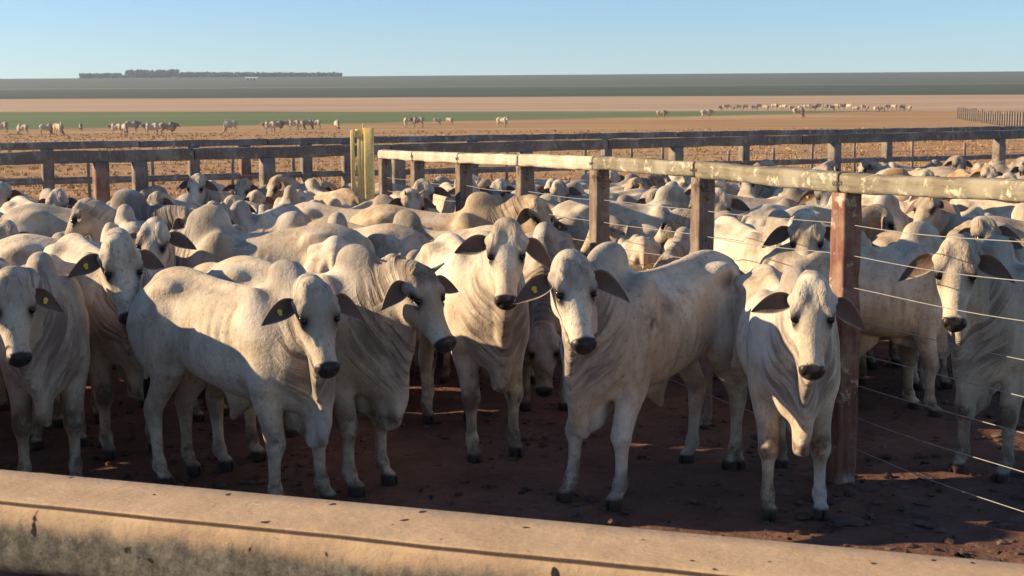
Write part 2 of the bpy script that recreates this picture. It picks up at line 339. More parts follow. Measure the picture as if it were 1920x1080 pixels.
    for (x, y, z, r) in spots: sp_ = np.maximum(sp_, np.exp(-(((V-V3(x, y, z))**2).sum(1)/r**2)**1.5))
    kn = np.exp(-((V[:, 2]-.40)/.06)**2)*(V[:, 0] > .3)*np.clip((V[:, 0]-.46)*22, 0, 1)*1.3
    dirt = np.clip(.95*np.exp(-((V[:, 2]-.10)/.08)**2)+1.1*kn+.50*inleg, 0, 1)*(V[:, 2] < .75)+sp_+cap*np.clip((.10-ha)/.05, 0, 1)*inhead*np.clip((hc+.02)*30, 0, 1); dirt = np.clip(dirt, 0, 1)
    # fold coordinate along the neck
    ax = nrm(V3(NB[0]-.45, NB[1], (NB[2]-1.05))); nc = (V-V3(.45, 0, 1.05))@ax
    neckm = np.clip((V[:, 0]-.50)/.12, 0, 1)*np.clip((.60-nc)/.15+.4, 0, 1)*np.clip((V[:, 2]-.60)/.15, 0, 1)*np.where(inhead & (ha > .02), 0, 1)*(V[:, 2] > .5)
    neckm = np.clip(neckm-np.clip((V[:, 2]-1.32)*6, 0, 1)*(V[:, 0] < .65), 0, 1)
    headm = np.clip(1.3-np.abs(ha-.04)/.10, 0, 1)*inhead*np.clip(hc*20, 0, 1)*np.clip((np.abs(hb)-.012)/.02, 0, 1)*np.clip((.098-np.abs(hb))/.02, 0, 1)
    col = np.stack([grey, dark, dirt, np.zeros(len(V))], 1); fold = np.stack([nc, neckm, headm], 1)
    fold2 = np.stack([hb, ha, hc], 1)
    mat = np.zeros(len(F), np.int32)
    Vs = [V]; Fs = [F]; Cs = [col]; Fo = [fold]; F2 = [fold2]; Ms = [mat]; n0 = len(V)
    def add(v, fc, c, m):
        nonlocal n0
        Vs.append(v); Fs.append(fc+n0); Cs.append(c); Fo.append(np.zeros((len(v), 3))); F2.append(np.zeros((len(v), 3))); Ms.append(np.full(len(fc), m, np.int32)); n0 += len(v)
    def grid(nu, nv, off=0, flip=False, wrap=False):
        q_ = []
        for i in range(nu-1):
            for j in range(nv if wrap else nv-1):
                a = i*nv+j; b = i*nv+(j+1) % nv; r = [a, b, b+nv, a+nv]; q_.append(r[::-1] if flip else r)
        return np.array(q_)+off
    # ears: cupped leaves, dark inside
    tags = []
    nu, nv = 14, 11
    for s_ in (-1, 1):
        base = W(.062, s_*.092, .004); er = random.Random(int(abs(hz*977+ny*31+hump*53+(es or 0)*7))+s_*3); dr = droop*er.uniform(.45, 1.25)+er.uniform(-.10, .05); fw = er.uniform(-.12, .45); ew = er.uniform(.72, .90); el_ = er.uniform(.76, .92); bend = er.uniform(.03, .11)
        out = nrm(sd*s_*1.0+up*(fw-.10)-f*.05+V3(0, 0, -1)*dr); fr = nrm((up*.85+f*.15)-out*np.dot(up*.85+f*.15, out)); wd = np.cross(out, fr)
        U, Wv = np.meshgrid(np.linspace(0, 1, nu), np.linspace(-1, 1, nv), indexing='ij')
        wid = .070*ew*(np.sin(math.pi*np.clip(U, 0, 1)**.92)**.72)+.016*(1-U)**3
        cup = .070*(1-U*.60); ang = Wv*(1.30-.72*U)
        P0 = base+out*(U*.25*el_)[..., None]+wd*(wid*np.sin(ang*1.15)/np.sin(1.3))[..., None]-fr*(cup*np.cos(ang))[..., None]+fr*.03+V3(0, 0, -1)*(bend*U**2.2)[..., None]-fr*(.03*U**2)[..., None]
        tags.append((P0[6, 5]+fr*.004, fr, out, wd))
        inn = P0.reshape(-1, 3); outr = (P0-fr*.007*np.ones_like(U)[..., None]*(1-.6*U)[..., None]).reshape(-1, 3)
        m_ = (1-np.abs(Wv.reshape(-1))**7)*np.clip(1.25-U.reshape(-1)*.25, 0, 1)
        ci = np.stack([.3*np.ones_like(m_), .05+.35*m_, .3*m_, m_], 1); co = np.stack([.6*np.ones_like(m_), .05+.4*U.reshape(-1)**3, .25*np.ones_like(m_), 0*m_], 1)
        if s_ > 0: add(inn, grid(nu, nv), ci, 0); add(outr, grid(nu, nv, flip=True), co, 0)
        else: add(inn, grid(nu, nv, flip=True), ci, 0); add(outr, grid(nu, nv), co, 0)
        rim = [i*nv for i in range(nu)]+[(nu-1)*nv+j for j in range(1, nv)]+[i*nv+nv-1 for i in range(nu-2, -1, -1)]
        vv = np.vstack([inn[rim], outr[rim]]); k_ = len(rim); fc = np.array([[i, i+1, i+1+k_, i+k_] for i in range(k_-1)])
        add(vv, fc if s_ < 0 else fc[:, ::-1], np.tile([.2, .05, .2, 0], (2*k_, 1)), 0)
    # eyes
    eyes = []
    def sphere(c, r, nu=9, nv=14):
        th_, ph = np.meshgrid(np.linspace(.02, math.pi-.02, nu), np.linspace(0, 2*math.pi, nv, endpoint=False), indexing='ij')
        v = np.stack([np.sin(th_)*np.cos(ph), np.sin(th_)*np.sin(ph), np.cos(th_)], -1).reshape(-1, 3)
        return np.array(c)+(v*np.array(r)*hs)@M, grid(nu, nv, wrap=True)
    for s_ in (-1, 1): eyes.append(sphere(W(.165, s_*.084, .023), (.027, .018, .0165)))
    if horns:
        for s_ in (-1, 1):
            rows = np.array([list(W(.0+.0*t, s_*(.060+.035*t), .045+.085*t))+[.020*(1-t*.75)] for t in np.linspace(0, 1, 6)])
            v = []
            for r in rows:
                for a in np.linspace(0, 2*math.pi, 8, endpoint=False): v.append(r[:3]+(f*math.cos(a)+sd*math.sin(a))*r[3])
            add(np.array(v), grid(6, 8, wrap=True), np.tile([.6, .35, .3, 0], (48, 1)), 0)
    return (np.vstack(Vs), np.vstack(Fs), np.vstack(Cs), np.vstack(Fo), np.vstack(F2), np.concatenate(Ms)), dict(H=H, M=M, eyes=eyes, tags=tags, tail=V3(-.87, tail*.8, .62))
def link_mesh(name, V, F, mats, attrs=(), midx=None, smooth=True):
    me = bpy.data.meshes.new(name); nV, nF = len(V), len(F); k = F.shape[1]
    me.vertices.add(nV); me.vertices.foreach_set('co', np.ascontiguousarray(V, np.float32).ravel())
    me.loops.add(nF*k); me.loops.foreach_set('vertex_index', np.ascontiguousarray(F, np.int32).ravel())
    me.polygons.add(nF); me.polygons.foreach_set('loop_start', np.arange(0, nF*k, k, dtype=np.int32))
    if midx is not None: me.polygons.foreach_set('material_index', midx.astype(np.int32))
    me.polygons.foreach_set('use_smooth', np.full(nF, smooth))
    for m in mats: me.materials.append(m)
    for nm, A in attrs:
        if A.shape[1] == 4: a = me.attributes.new(nm, 'FLOAT_COLOR', 'POINT'); a.data.foreach_set('color', np.ascontiguousarray(A, np.float32).ravel())
        else: a = me.attributes.new(nm, 'FLOAT_VECTOR', 'POINT'); a.data.foreach_set('vector', np.ascontiguousarray(A, np.float32).ravel())
    me.update(calc_edges=True); me.validate(); return me
# ---------------------------------------------------------------- ground and fields (one sheet to the ridge)
TP = [(-60, 0), (60, 0), (100, 0), (130, .22), (175, .64), (230, 1.3), (300, 2.9), (400, 5.6), (520, 9), (700, 14.5), (1000, 24), (1400, 36), (2000, 60), (2600, 86.5), (2900, 92), (3300, 88)]
_tx = np.array([p[0] for p in TP], float); _tz = np.array([p[1] for p in TP], float)
def terr(y):
    y = np.asarray(y, float); w = np.maximum(y*.06, 0); return (np.interp(y-w, _tx, _tz)+np.interp(y, _tx, _tz)+np.interp(y+w, _tx, _tz))/3
def build_ground():
    ys = list(np.arange(-12, 4, 1.))+list(np.arange(4, 14, .085))+list(np.arange(14, 30, .25))
    y = 30.
    while y < 3200: ys.append(y); y *= 1.035
    t = np.linspace(-1, 1, 261); xs_near = 9*np.sign(t)*np.abs(t)**1.15
    V = []; ny_, nx_ = len(ys), len(t)
    for y in ys:
        g = max(y, 8)/8.; z0 = float(terr(y)); near = 4 <= y < 30
        for a, xn in zip(t, xs_near):
            x = xn*(1 if y < 10 else 1+(y-10)/12.) + 0.
            z = z0
            if near:
                z += .030*noise.noise(Vector((x*.9, y*.9, 0)))+.020*noise.noise(Vector((x*3.1, y*3.1, 3)))+.012*noise.noise(Vector((x*8.5, y*8.5, 7)))
            V.append((x, y, z-.006))
    q = np.arange(ny_*nx_).reshape(ny_, nx_); F = np.stack([q[:-1, :-1], q[:-1, 1:], q[1:, 1:], q[1:, :-1]], -1).reshape(-1, 4)
    m = Mat('ground_soil_and_fields', .95); P = m.pos(); X, Y, Z = m.sep(P); nb = m.noise(.35, P, 6, .6); nm = m.noise(2.4, P, 7, .65); nf = m.noise(22, P, 6, .7)
    soil = m.mix(m.mr(nm, .35, .65), (.115, .054, .036), (.20, .102, .066)); soil = m.mix(m.mr(nf, .52, .72, 0, .7), soil, (.21, .13, .095)); soil = m.mix(m.mr(nb, .5, .7, 0, .6), soil, (.055, .030, .023))
    sx = m.scale(P, (.035, .22, .2)); fn = m.noise(1, sx, 6, .62); fn2 = m.noise(1, m.scale(P, (.5, 1.6, 1)), 6, .7)
    dry = m.mix(m.mr(fn, .35, .68), (.34, .175, .078), (.47, .30, .135)); dry = m.mix(m.mr(fn2, .5, .75, 0, .55), dry, (.24, .125, .07)); dry = m.mix(m.mr(m.noise(1, m.scale(P, (.012, .05, .1)), 4), .56, .62, 0, .5), dry, (.50, .37, .20))
    # outside the pens the soil gives way to dry grass
    e = m.math('SUBTRACT', Y, m.math('ADD', m.math('MULTIPLY', X, .568), 24.6)); e = m.math('ADD', e, m.math('MULTIPLY', nb, 3.))
    col = m.mix(m.mr(e, 0, 2.5, smooth=True), soil, dry)
    def band(a, b, w): return m.mr(m.math('ADD', m.math('SUBTRACT', Y, m.math('ADD', m.math('MULTIPLY', X, b), a)), m.math('MULTIPLY', m.noise(.02, P, 4), w*2.5)), 0, w)
    green = m.mix(m.mr(m.noise(1, m.scale(P, (.01, .05, 1)), 5), .35, .65), (.105, .155, .055), (.165, .19, .075))
    tan = m.mix(m.mr(m.noise(1, m.scale(P, (.004, .03, 1)), 5), .35, .65), (.40, .26, .155), (.50, .35, .215))
    dk = m.mix(m.mr(m.noise(1, m.scale(P, (.0012, .012, 1)), 5), .4, .6), (.052, .066, .036), (.072, .082, .046))
    dk2 = m.mix(m.mr(m.noise(1, m.scale(P, (.001, .009, 1)), 5), .4, .6), (.072, .080, .046), (.10, .105, .062))
    col = m.mix(band(262, .60, 6), col, green); col = m.mix(band(345, -.27, 5), col, tan); col = m.mix(band(625, -.2, 6), col, dk)
    col = m.mix(band(1240, -.25, 8), col, (.26, .25, .18)); col = m.mix(band(1285, -.25, 8), col, dk2)
    m.color(col)
    near = m.mr(Y, 30, 80, 1, 0)
    vo = m.n('ShaderNodeTexVoronoi', feature='SMOOTH_F1'); vo.inputs['Scale'].default_value = 5.5; m.l(m.n('ShaderNodeVectorMath', operation='ADD').outputs[0], vo.inputs['Vector']); q_ = vo.inputs['Vector'].links[0].from_node; m.l(P, q_.inputs[0]); m.l(m.noise(1.5, P, 3, out=1), q_.inputs[1])
    bm = m.bump(nf, .9, .022, m.bump(nm, .8, .05, m.bump(vo.outputs[0], .7, .05))); m.l(bm, m.b.inputs['Normal'])
    o = link('ground', link_mesh('ground', np.array(V), F, [m.m])); tag(o, kind='structure')
build_ground()
rng = random.Random(5)
def lump_mesh(name, pts, mat):
    ico = [(0,0,-1),(.72,-.53,-.45),(-.28,-.85,-.45),(-.89,0,-.45),(-.28,.85,-.45),(.72,.53,-.45),(.28,-.85,.45),(-.72,-.53,.45),(-.72,.53,.45),(.28,.85,.45),(.89,0,.45),(0,0,1)]
    fi = [(0,1,2),(1,0,5),(0,2,3),(0,3,4),(0,4,5),(1,5,10),(2,1,6),(3,2,7),(4,3,8),(5,4,9),(1,10,6),(2,6,7),(3,7,8),(4,8,9),(5,9,10),(6,10,11),(7,6,11),(8,7,11),(9,8,11),(10,9,11)]
    V = []; F = []
    for (x, y, z, rx, ry, rz, j) in pts:
        n = len(V); a = rng.uniform(0, 6.28)
        for p in ico:
            k = 1+rng.uniform(-j, j); px, py = p[0]*rx*k, p[1]*ry*k
            V.append((x+px*math.cos(a)-py*math.sin(a), y+px*math.sin(a)+py*math.cos(a), z+p[2]*rz*k))
        F += [(q[0]+n, q[1]+n, q[2]+n) for q in fi]
    return link_mesh(name, np.array(V), np.array(F), [mat], smooth=False)
m = Mat('clod_soil', .95); v_ = m.pos(); m.color(m.mix(m.mr(m.noise(3, v_, 4), .4, .6), (.06, .034, .026), (.15, .095, .07))); m.l(m.bump(m.noise(60, v_, 4), .6, .01), m.b.inputs['Normal'])
pts = []
for _ in range(5200):
    y = 5.5+9*rng.random()**1.2; x = rng.uniform(-.42*y-.5, .42*y+1); r = .006+.028*rng.random()**3.5
    pts.append((x, y, r*.1, r*rng.uniform(.8, 1.6), r*rng.uniform(.8, 1.5), r*.55, .3))
for _ in range(40):
    y = rng.uniform(6.3, 9.5); x = rng.uniform(1.6, 4.); r = rng.uniform(.04, .10); pts.append((x, y, -.005, r*1.4, r, r*.22, .2))
tag(link('soil_clods', lump_mesh('soil_clods', pts, m.m)), 'small dark clods and crumbs of trampled soil over the pen floor', 'soil clods', kind='stuff')
V = []; F = []
for _ in range(9000):
    y = 26+150*rng.random()**1.9; x = rng.uniform(-.46, .46)*y+.0
    if y < 26.5+.568*x: continue
    z = float(terr(y)); n_ = 5
    for k in range(n_):
        a = rng.uniform(0, 6.28); h = rng.uniform(.03, .09)*(1+y/200); w = .012+.0006*y; cx, cy = x+rng.uniform(-.15, .15), y+rng.uniform(-.15, .15); n = len(V)
        V += [(cx-w*math.cos(a), cy-w*math.sin(a), z-.02), (cx+w*math.cos(a), cy+w*math.sin(a), z-.02), (cx+rng.uniform(-.08, .08), cy+rng.uniform(-.08, .08), z+h)]; F.append((n, n+1, n+2))
m = Mat('dry_grass', .9); m.color(m.mix(m.mr(m.noise(.7, m.pos(), 4), .35, .65), (.36, .19, .085), (.50, .32, .14)))
tag(link('dry_grass', link_mesh('dry_grass', np.array(V), np.array(F), [m.m], smooth=False)), 'tufts of dry orange grass over the field beyond the fences', 'grass', kind='stuff')
# ---------------------------------------------------------------- timber
def beam(a, b, w, h, name, mat, parent, org, nseg=24, chamf=.18, amp=.006, up=Vector((0, 0, 1)), prof=None, seed=0, twist=0):
    """a long timber from a to b (world), w across, h along up; lumpy, worn edges; stored relative to the thing's origin"""
    a = Vector(a); b = Vector(b); d = (b-a); L = d.length; d.normalize(); s = d.cross(up).normalized(); u = s.cross(d).normalized()
    if prof is None:
        c = chamf*min(w, h); W, H = w/2, h/2; prof = []
        for sx, sy in ((1, 1), (-1, 1), (-1, -1), (1, -1)):
            for t in ((0, .5, 1)):
                ang = {(1, 1): 0, (-1, 1): 90, (-1, -1): 180, (1, -1): 270}[(sx, sy)]+t*90; prof.append((sx*(W-c)+c*math.cos(math.radians(ang)), sy*(H-c)+c*math.sin(math.radians(ang))))
        pr = []
        for i, p in enumerate(prof):
            pr.append(p); q = prof[(i+1) % len(prof)]
            if i % 3 == 2:
                for t in (.33, .67): pr.append((p[0]+(q[0]-p[0])*t, p[1]+(q[1]-p[1])*t))
        prof = pr
    n = len(prof); V = []; flat_ = abs(d.z) < .5; o3 = Vector(org) if len(org) == 3 else Vector((org[0], org[1], 0))
    Mf = Matrix((d, s, u)).transposed().to_4x4() if flat_ else Matrix.Identity(4); Mf.translation = (a-o3) if flat_ else Vector((a.x, a.y, 0))-o3
    Mi = Mf.inverted()
    for i in range(nseg+1):
        c = a+d*(L*i/nseg)
        for (x, y) in prof:
            P = Vector((x*7+seed*3.3, y*7, i*L/nseg*2.2+seed)); k = amp*noise.noise(P)+amp*.5*noise.noise(P*4)
            q = c+s*(x*(1+k/max(abs(w), .01)*2))+u*(y*(1+k/max(abs(h), .01)*2))+s*amp*.8*noise.noise(Vector((seed, i*L/nseg*.7, 5)))
            V.append(Mi @ (q-o3))
    q = [[i*n+j, i*n+(j+1) % n, (i+1)*n+(j+1) % n, (i+1)*n+j] for i in range(nseg) for j in range(n)]
    me = bpy.data.meshes.new(name); faces = [tuple(r) for r in q]+[tuple(range(n))[::-1], tuple(range(nseg*n, (nseg+1)*n))]
    me.from_pydata(V, [], faces); me.materials.append(mat)
    for p in me.polygons[:len(q)]: p.use_smooth = True
    me.update()
    import bmesh as _b
    bm_ = _b.new(); bm_.from_mesh(me); _b.ops.recalc_face_normals(bm_, faces=bm_.faces); bm_.to_mesh(me); bm_.free()
    o = link(name, me, parent); o.matrix_basis = Mf; return o
def tube(points, r, name, mat, parent, org, ns=6):
    V = []; F = []; P = [Vector(p) for p in points]
    for i, p in enumerate(P):
        d = (P[min(i+1, len(P)-1)]-P[max(i-1, 0)]).normalized(); s = d.cross(Vector((0, 0, 1))); s = s.normalized() if s.length > 1e-3 else Vector((1, 0, 0)); u = s.cross(d)
        for k in range(ns):
            a = 2*math.pi*k/ns; q = p+s*r*math.cos(a)+u*r*math.sin(a); V.append((q.x-org[0], q.y-org[1], q.z-org[2]))
    for i in range(len(P)-1):
        for k in range(ns): F.append((i*ns+k, (i+1)*ns+k, (i+1)*ns+(k+1) % ns, i*ns+(k+1) % ns))
    return link(name, link_mesh(name, np.array(V), np.array(F), [mat]), parent)
# diagonal fence dividing the pens
DK = {-1: (2002, 340), 0: (1590, 325), 1: (1318, 303), 2: (1125, 293), 3: (983, 289), 4: (869, 287), 5: (783, 284), 6: (722, 281)}
def dz(k): return 8.06*(4.89+k)/4.89
fp = {k: at_d(DK[k][0], DK[k][1], dz(k)) for k in DK}           # top of the rail at each post
k0 = fp[0]; FD = (Vector((fp[6].x, fp[6].y, 0))-Vector((fp[0].x, fp[0].y, 0))).normalized()
org = Vector((fp[0].x, fp[0].y, 0)); fen = empty('pen_fence', org)
tag(fen, 'timber and wire fence running diagonally away between the two crowded pens, red-stained nearest post', 'fence')
PN = Vector((FD.y, -FD.x, 0))
for k in DK:
    p = fp[k]; w = .135 if k < 3 else .15; a = Vector((p.x, p.y, -.15)); b = Vector((p.x, p.y, p.z-.115)); 
    po = beam(a, b, w, w, 'post', M_RED if k == 0 else M_POST, fen, org, 30, .10, .010, up=FD, seed=k)
    if k == 0: po['label'] = 'thick red-stained post nearest the camera'
ks = sorted(DK)
for i in range(len(ks)-1):
    a, b = fp[ks[i]], fp[ks[i+1]]; d = (b-a).normalized(); a2 = a+Vector((0, 0, -.058)); b2 = b+Vector((0, 0, -.058)); e = .10 if ks[i] % 2 else .04
    r = beam(a2+d*.012, b2-d*.012 if i < len(ks)-2 else b2+d*.12, .15-.012*(i % 2), .113+.006*(i % 2), 'rail', M_RAIL if ks[i] < 2 else M_RAILB, fen, org, 26, .20, .010, seed=20+i)
    r['label'] = 'grey lichen-speckled top rail' if ks[i] < 2 else 'pale tan top rail'
ae = fp[-1]; 
beam(ae+(fp[-1]-fp[0]).normalized()*2.+Vector((0, 0, -.058)), ae-FD*.012*-1+Vector((0, 0, -.058)), .145, .113, 'rail', M_RAIL, fen, org, 20, .2, .010, seed=44)
for k in (0, 1, 2, 4, 5):                                          # wire lashings over the rail joints
    p = fp[k]; d = FD; s = PN
    pts = [p+d*(-.05+.10*t/29.)+s*(.080*math.cos(t*1.05))+Vector((0, 0, -.057+.066*math.sin(t*1.05))) for t in range(30)]
    tube(pts, .0038, 'lashing', M_WIRE, fen, org, 5)
for j, h in enumerate((1.60, 1.41, 1.215, 1.02, .83, .64, .44, .24)):
    pts = []; kk = np.linspace(-1, 6, 71)
    for q in kk:
        z = dz(q); k = int(math.floor(q)); k = min(k, 5); t = q-k; A, B = fp[k], fp[k+1]; x = A.x+(B.x-A.x)*t; y = A.y+(B.y-A.y)*t
        pts.append(Vector((x, y, h*(1-.012*q)-.012*math.sin(math.pi*(q % 1))+.006*math.sin(q*5+j)))+PN*(-.0))
    pts = [pts[0]+(pts[0]-pts[10])*1.2]+pts
    tube(pts, .0028, 'wire', M_WIRE, fen, org, 6)
# the two long fences behind the pens
def back_fence(name, label, l, r, zl, zr, posts, pw, matr, mid=None, wires=(), hdrop=.17, extra=0):
    A = at_d(l[0], l[1], zl); B = at_d(r[0], r[1], zr); d = (B-A); org = Vector((A.x, A.y, 0)); f = empty(name, org); tag(f, label, 'fence')
    def on(px):                                                  # where the fence line crosses that column of the picture
        q = ray(px, 280); t = (A.x*q.y-A.y*q.x)/(q.x*d.y-q.y*d.x); return A+d*t
    ext = d.normalized(); a = A-ext*4; b = B+ext*4; n = 8
    xs = [a]+[on(p) for p in (260, 500, 985, 1268, 1565, 1873)]+[b]
    if name != 'alley_fence': xs = [a, on(362), on(730), on(1137), on(1500), b]
    for i in range(len(xs)-1):
        p, q = xs[i], xs[i+1]; dd = (q-p).normalized()
        beam(p+dd*.01+Vector((0, 0, -hdrop/2)), q-dd*.01+Vector((0, 0, -hdrop/2)), .13-.01*(i % 2), hdrop-.008*(i % 2), 'rail', matr, f, org, 30, .12, .014, seed=60+i+extra)
    for j, (px, red) in enumerate(posts):
        p = on(px); beam((p.x, p.y, -.1), (p.x, p.y, p.z-hdrop+.004), pw, pw, 'post', M_FARR if red else M_FARP, f, org, 12, .16, .012, up=ext, seed=80+j+extra)
    if mid: beam(at_d(l[0], mid[0], zl)-ext*4, at_d(r[0], mid[1], zr)+ext*4, .06, .11, 'middle_rail', matr, f, org, 60, .2, .012, seed=99+extra)
    for h in wires: tube([A-ext*4+Vector((0, 0, h-A.z)), B+ext*4+Vector((0, 0, h-B.z))], .004, 'wire', M_WIRE, f, org, 5)
    return on
onA = back_fence('pen_back_fence', 'dark weathered timber fence closing the pens behind the herd, the nearer of two', (0, 286), (1920, 244), 18, 28, [(187, 1), (260, 0), (500, 0), (745, 0), (985, 0), (1268, 0), (1565, 0), (1873, 0)], .20, M_FAR, None, (1.45, 1.2, .95, .7), extra=0)
onB = back_fence('alley_fence', 'farther dark timber fence with a middle rail, beyond the alley', (0, 268), (1920, 236), 22, 33, [(87, 0), (362, 0), (458, 1), (573, 0), (650, 0), (885, 0), (1137, 0), (1395, 0), (1663, 0)], .19, M_FARB, (340, 294), (), .12, 100)
for px, z in ((152, 20.3), (428, 21.5), (634, 22), (1125, 24.5), (1383, 25.5), (1645, 28), (1300, 26)):
    p = at_d(px, 292, z); st = beam((p.x, p.y, -.1), (p.x, p.y, p.z), .055, .05, 'yellow_stake', M_YEL, None, (0, 0, 0), 8, .2, .003)
    nm = {152: 'thin yellow stake behind back fence, left of the reddish post', 428: 'thin yellow stake behind back fence, left of the pair of grey posts', 634: 'thin yellow stake just left of the yellow gate', 1125: 'thin yellow stake above the third post of the diagonal fence', 1383: 'thin yellow stake above the rail right of second diagonal post', 1645: 'thin yellow stake to the right of the red-stained post', 1300: 'thin yellow stake above the second post of the diagonal fence'}[px]
    tag(st, nm, 'stake', 'thin yellow stakes in the alley between the back fences')
# yellow gate
gp = at_d(681, 345, 19.4); G0 = Vector((gp.x, gp.y, 0)); gate = empty('yellow_gate', G0); tag(gate, 'tall narrow yellow painted steel gate standing up behind the left pen', 'gate')
def gb(x0, x1, z0, z1, nm, y=0, dp=.06):
    beam(G0+Vector(((x0+x1)/2, y, z0)), G0+Vector(((x0+x1)/2, y, z1)), x1-x0, dp, nm, M_YEL, gate, G0, 4, .12, .001, up=Vector((0, 1, 0)))
gb(-.17, -.115, .1, 2.10, 'stile'); gb(-.078, -.03, .15, 2.00, 'upright', .002); gb(-.026, .018, .15, 2.00, 'upright', .004); gb(.024, .165, .05, 2.13, 'stile', 0, .09)
for z, nm in ((2.05, 'top_bar'), (1.52, 'cross_bar'), (1.10, 'cross_bar'), (.5, 'cross_bar')):
    beam(G0+Vector((-.10, .02, z)), G0+Vector((.03, .02, z)), .04, .12, nm, M_YEL, gate, G0, 3, .15, .001)
beam(G0+Vector((.02, 0, 2.08)), G0+Vector((.02, 0, 2.20)), .022, .022, 'latch', M_YEL, gate, G0, 3, .2, .001, up=Vector((0, 1, 0)))
# thin wire fence in the dry field
org = at_d(960, 300, 42); org.z = 0; f = empty('field_wire_fence', org); tag(f, 'low field fence of thin posts and wire, beyond the two timber fences', 'fence')
xx = np.linspace(-22, 24, 30)
for i, x in enumerate(xx):
    x += rng.uniform(-.5, .5); y = 39+.33*x+rng.uniform(-.2, .2); h = rng.uniform(1.15, 1.5); beam((x, y, -.1), (x+rng.uniform(-.06, .06), y, h), .085, .085, 'post', M_FARP, f, org, 5, .25, .01, up=Vector((0, 1, 0)), seed=i)
for h in (.45, .8, 1.1): tube([(x, 39+.33*x, h) for x in (-23, 0, 25)], .006, 'wire', M_WIRE, f, org, 4)
# pale post row far right
org = at_d(1850, 220, 170); org.z = 0; f = empty('corral_palisade', org); tag(f, 'row of pale upright posts of a distant corral at the right edge', 'fence')
for i in range(34):
    t = i/33; px = 1945-150*t**.8; y = 150+95*t; d = ray(px, 230); x = d.x/d.y*y; z = float(terr(y)); h = 1.85+rng.uniform(-.25, .3)
    beam((x, y, z-.2), (x, y, z+h), .22, .22, 'post', M_FARP, f, org, 3, .25, .03, up=Vector((0, 1, 0)), seed=i)
# near rail across the foreground
a = at_h(0, 880, 1.25); b = at_h(1920, 1058, 1.25); d = (b-a).normalized(); a = a-d*.9; b = b+d*.9; sdn = d.cross(Vector((0, 0, 1)))   # sdn points to the camera
pr = []
W_ = .262; H_ = .185
prof = [(0, 0), (.07, .001), (.14, .002), (.20, .001), (.245, -.001), (.254, -.003), (.256, -.011), (.259, -.011), (.261, -.005), (.272, -.011), (.280, -.026), (.284, -.055), (.285, -.09), (.284, -.13), (.280, -.165), (.272, -.185), (.255, -.195), (.2, -.195), (.1, -.195), (.0, -.195), (-.004, -.19), (-.004, -.1), (-.004, -.006)]
org = Vector((0, 3.3, 0)); nf_ = empty('near_fence', org); tag(nf_, 'blurred thick tan rail crossing the foreground, grey-stained along its front face', 'fence')
m = Mat('near_rail_timber', .88); v = m.coord(); X, Y, Z = m.sep(v)
g = m.noise(1, m.scale(v, (28, 60, 60)), 7, .75); bb = m.noise(5, v, 6, .65); st = m.noise(1, m.scale(v, (15, 15, 7)), 7, .75)
c = m.mix(m.mr(bb, .35, .7), (.58, .40, .24), (.44, .29, .17)); c = m.mix(m.mr(g, .5, .8, 0, .5), c, (.34, .22, .13))
edge = m.math('ADD', Z, m.math('MULTIPLY', st, .085)); edge = m.math('ADD', edge, m.math('MULTIPLY', m.noise(3, v, 3), .05))
gr = m.mix(m.mr(m.noise(30, v, 6, .7), .4, .66), (.095, .083, .064), (.25, .22, .165)); gr = m.mix(m.mr(st, .6, .75, 0, .6), gr, (.36, .32, .24))
c = m.mix(m.mr(edge, .038, -.012, smooth=True), c, gr)
c = m.mix(m.math('MULTIPLY', m.mr(Z, -.004, -.006), m.mr(Z, -.011, -.009)), c, (.09, .055, .035))
c = m.mix(m.mr(m.noise(16, v, 2, .4), .705, .725), c, (.03, .02, .015)); c = m.mix(m.mr(m.noise(7, m.scale(v, (1, 2, 2)), 3, .5), .72, .76, 0, .7), c, (.72, .66, .56))
m.color(c); m.l(m.bump(g, .5, .006, m.bump(bb, .6, .012)), m.b.inputs['Normal'])
b0 = a+sdn*0
o = beam(a, b, .28, .19, 'rail', m.m, nf_, org, 160, prof=[(x, y) for x, y in prof], amp=.004, seed=7)
for q in (-.55, .42, 1.6): 
    p = a+d*((b-a).length*(.5+q*.4))+sdn*.13; beam((p.x, p.y, -.1), (p.x, p.y, 1.05), .17, .17, 'post', M_POST, nf_, org, 10, .2, .01, up=Vector((0, 1, 0)))
# farmhouse and far wood on the ridge
y = 2050.; z = float(terr(y)); p = at_d(472, 155, y); o = empty('farm_shed', (p.x, y, z)); tag(o, 'long low white farm shed far away on the dark hillside', 'shed')
def box(name, x0, x1, y0, y1, z0, z1, mat, par, ridge=0):
    V = [(x0, y0, z0), (x1, y0, z0), (x1, y1, z0), (x0, y1, z0), (x0, y0, z1), (x1, y0, z1), (x1, y1, z1), (x0, y1, z1)]; F = [(0, 3, 2, 1), (0, 1, 5, 4), (1, 2, 6, 5), (2, 3, 7, 6), (3, 0, 4, 7), (4, 5, 6, 7)]
    if ridge: V += [(x0, (y0+y1)/2, z1+ridge), (x1, (y0+y1)/2, z1+ridge)]; F = F[:5]+[(4, 5, 9, 8), (6, 7, 8, 9), (4, 8, 7), (5, 6, 9)]
    me = bpy.data.meshes.new(name); me.from_pydata(V, [], F); me.materials.append(mat); return link(name, me, par)
MW = flat_mat('white_render', (.8, .78, .74)); MR_ = flat_mat('pale_metal_roof', (.62, .62, .62), .5); MD = flat_mat('dark_opening', (.03, .03, .03))
box('wall', -9.5, 9.5, -4, 4, 0, 3.4, MW, o); box('roof', -10, 10, -4.6, 4.6, 3.402, 3.6, MR_, o, 1.6)
for x in (-6, -1, 4): box('door', x, x+2, -4.02, -3.9, .05, 2.6, MD, o)
pts = []
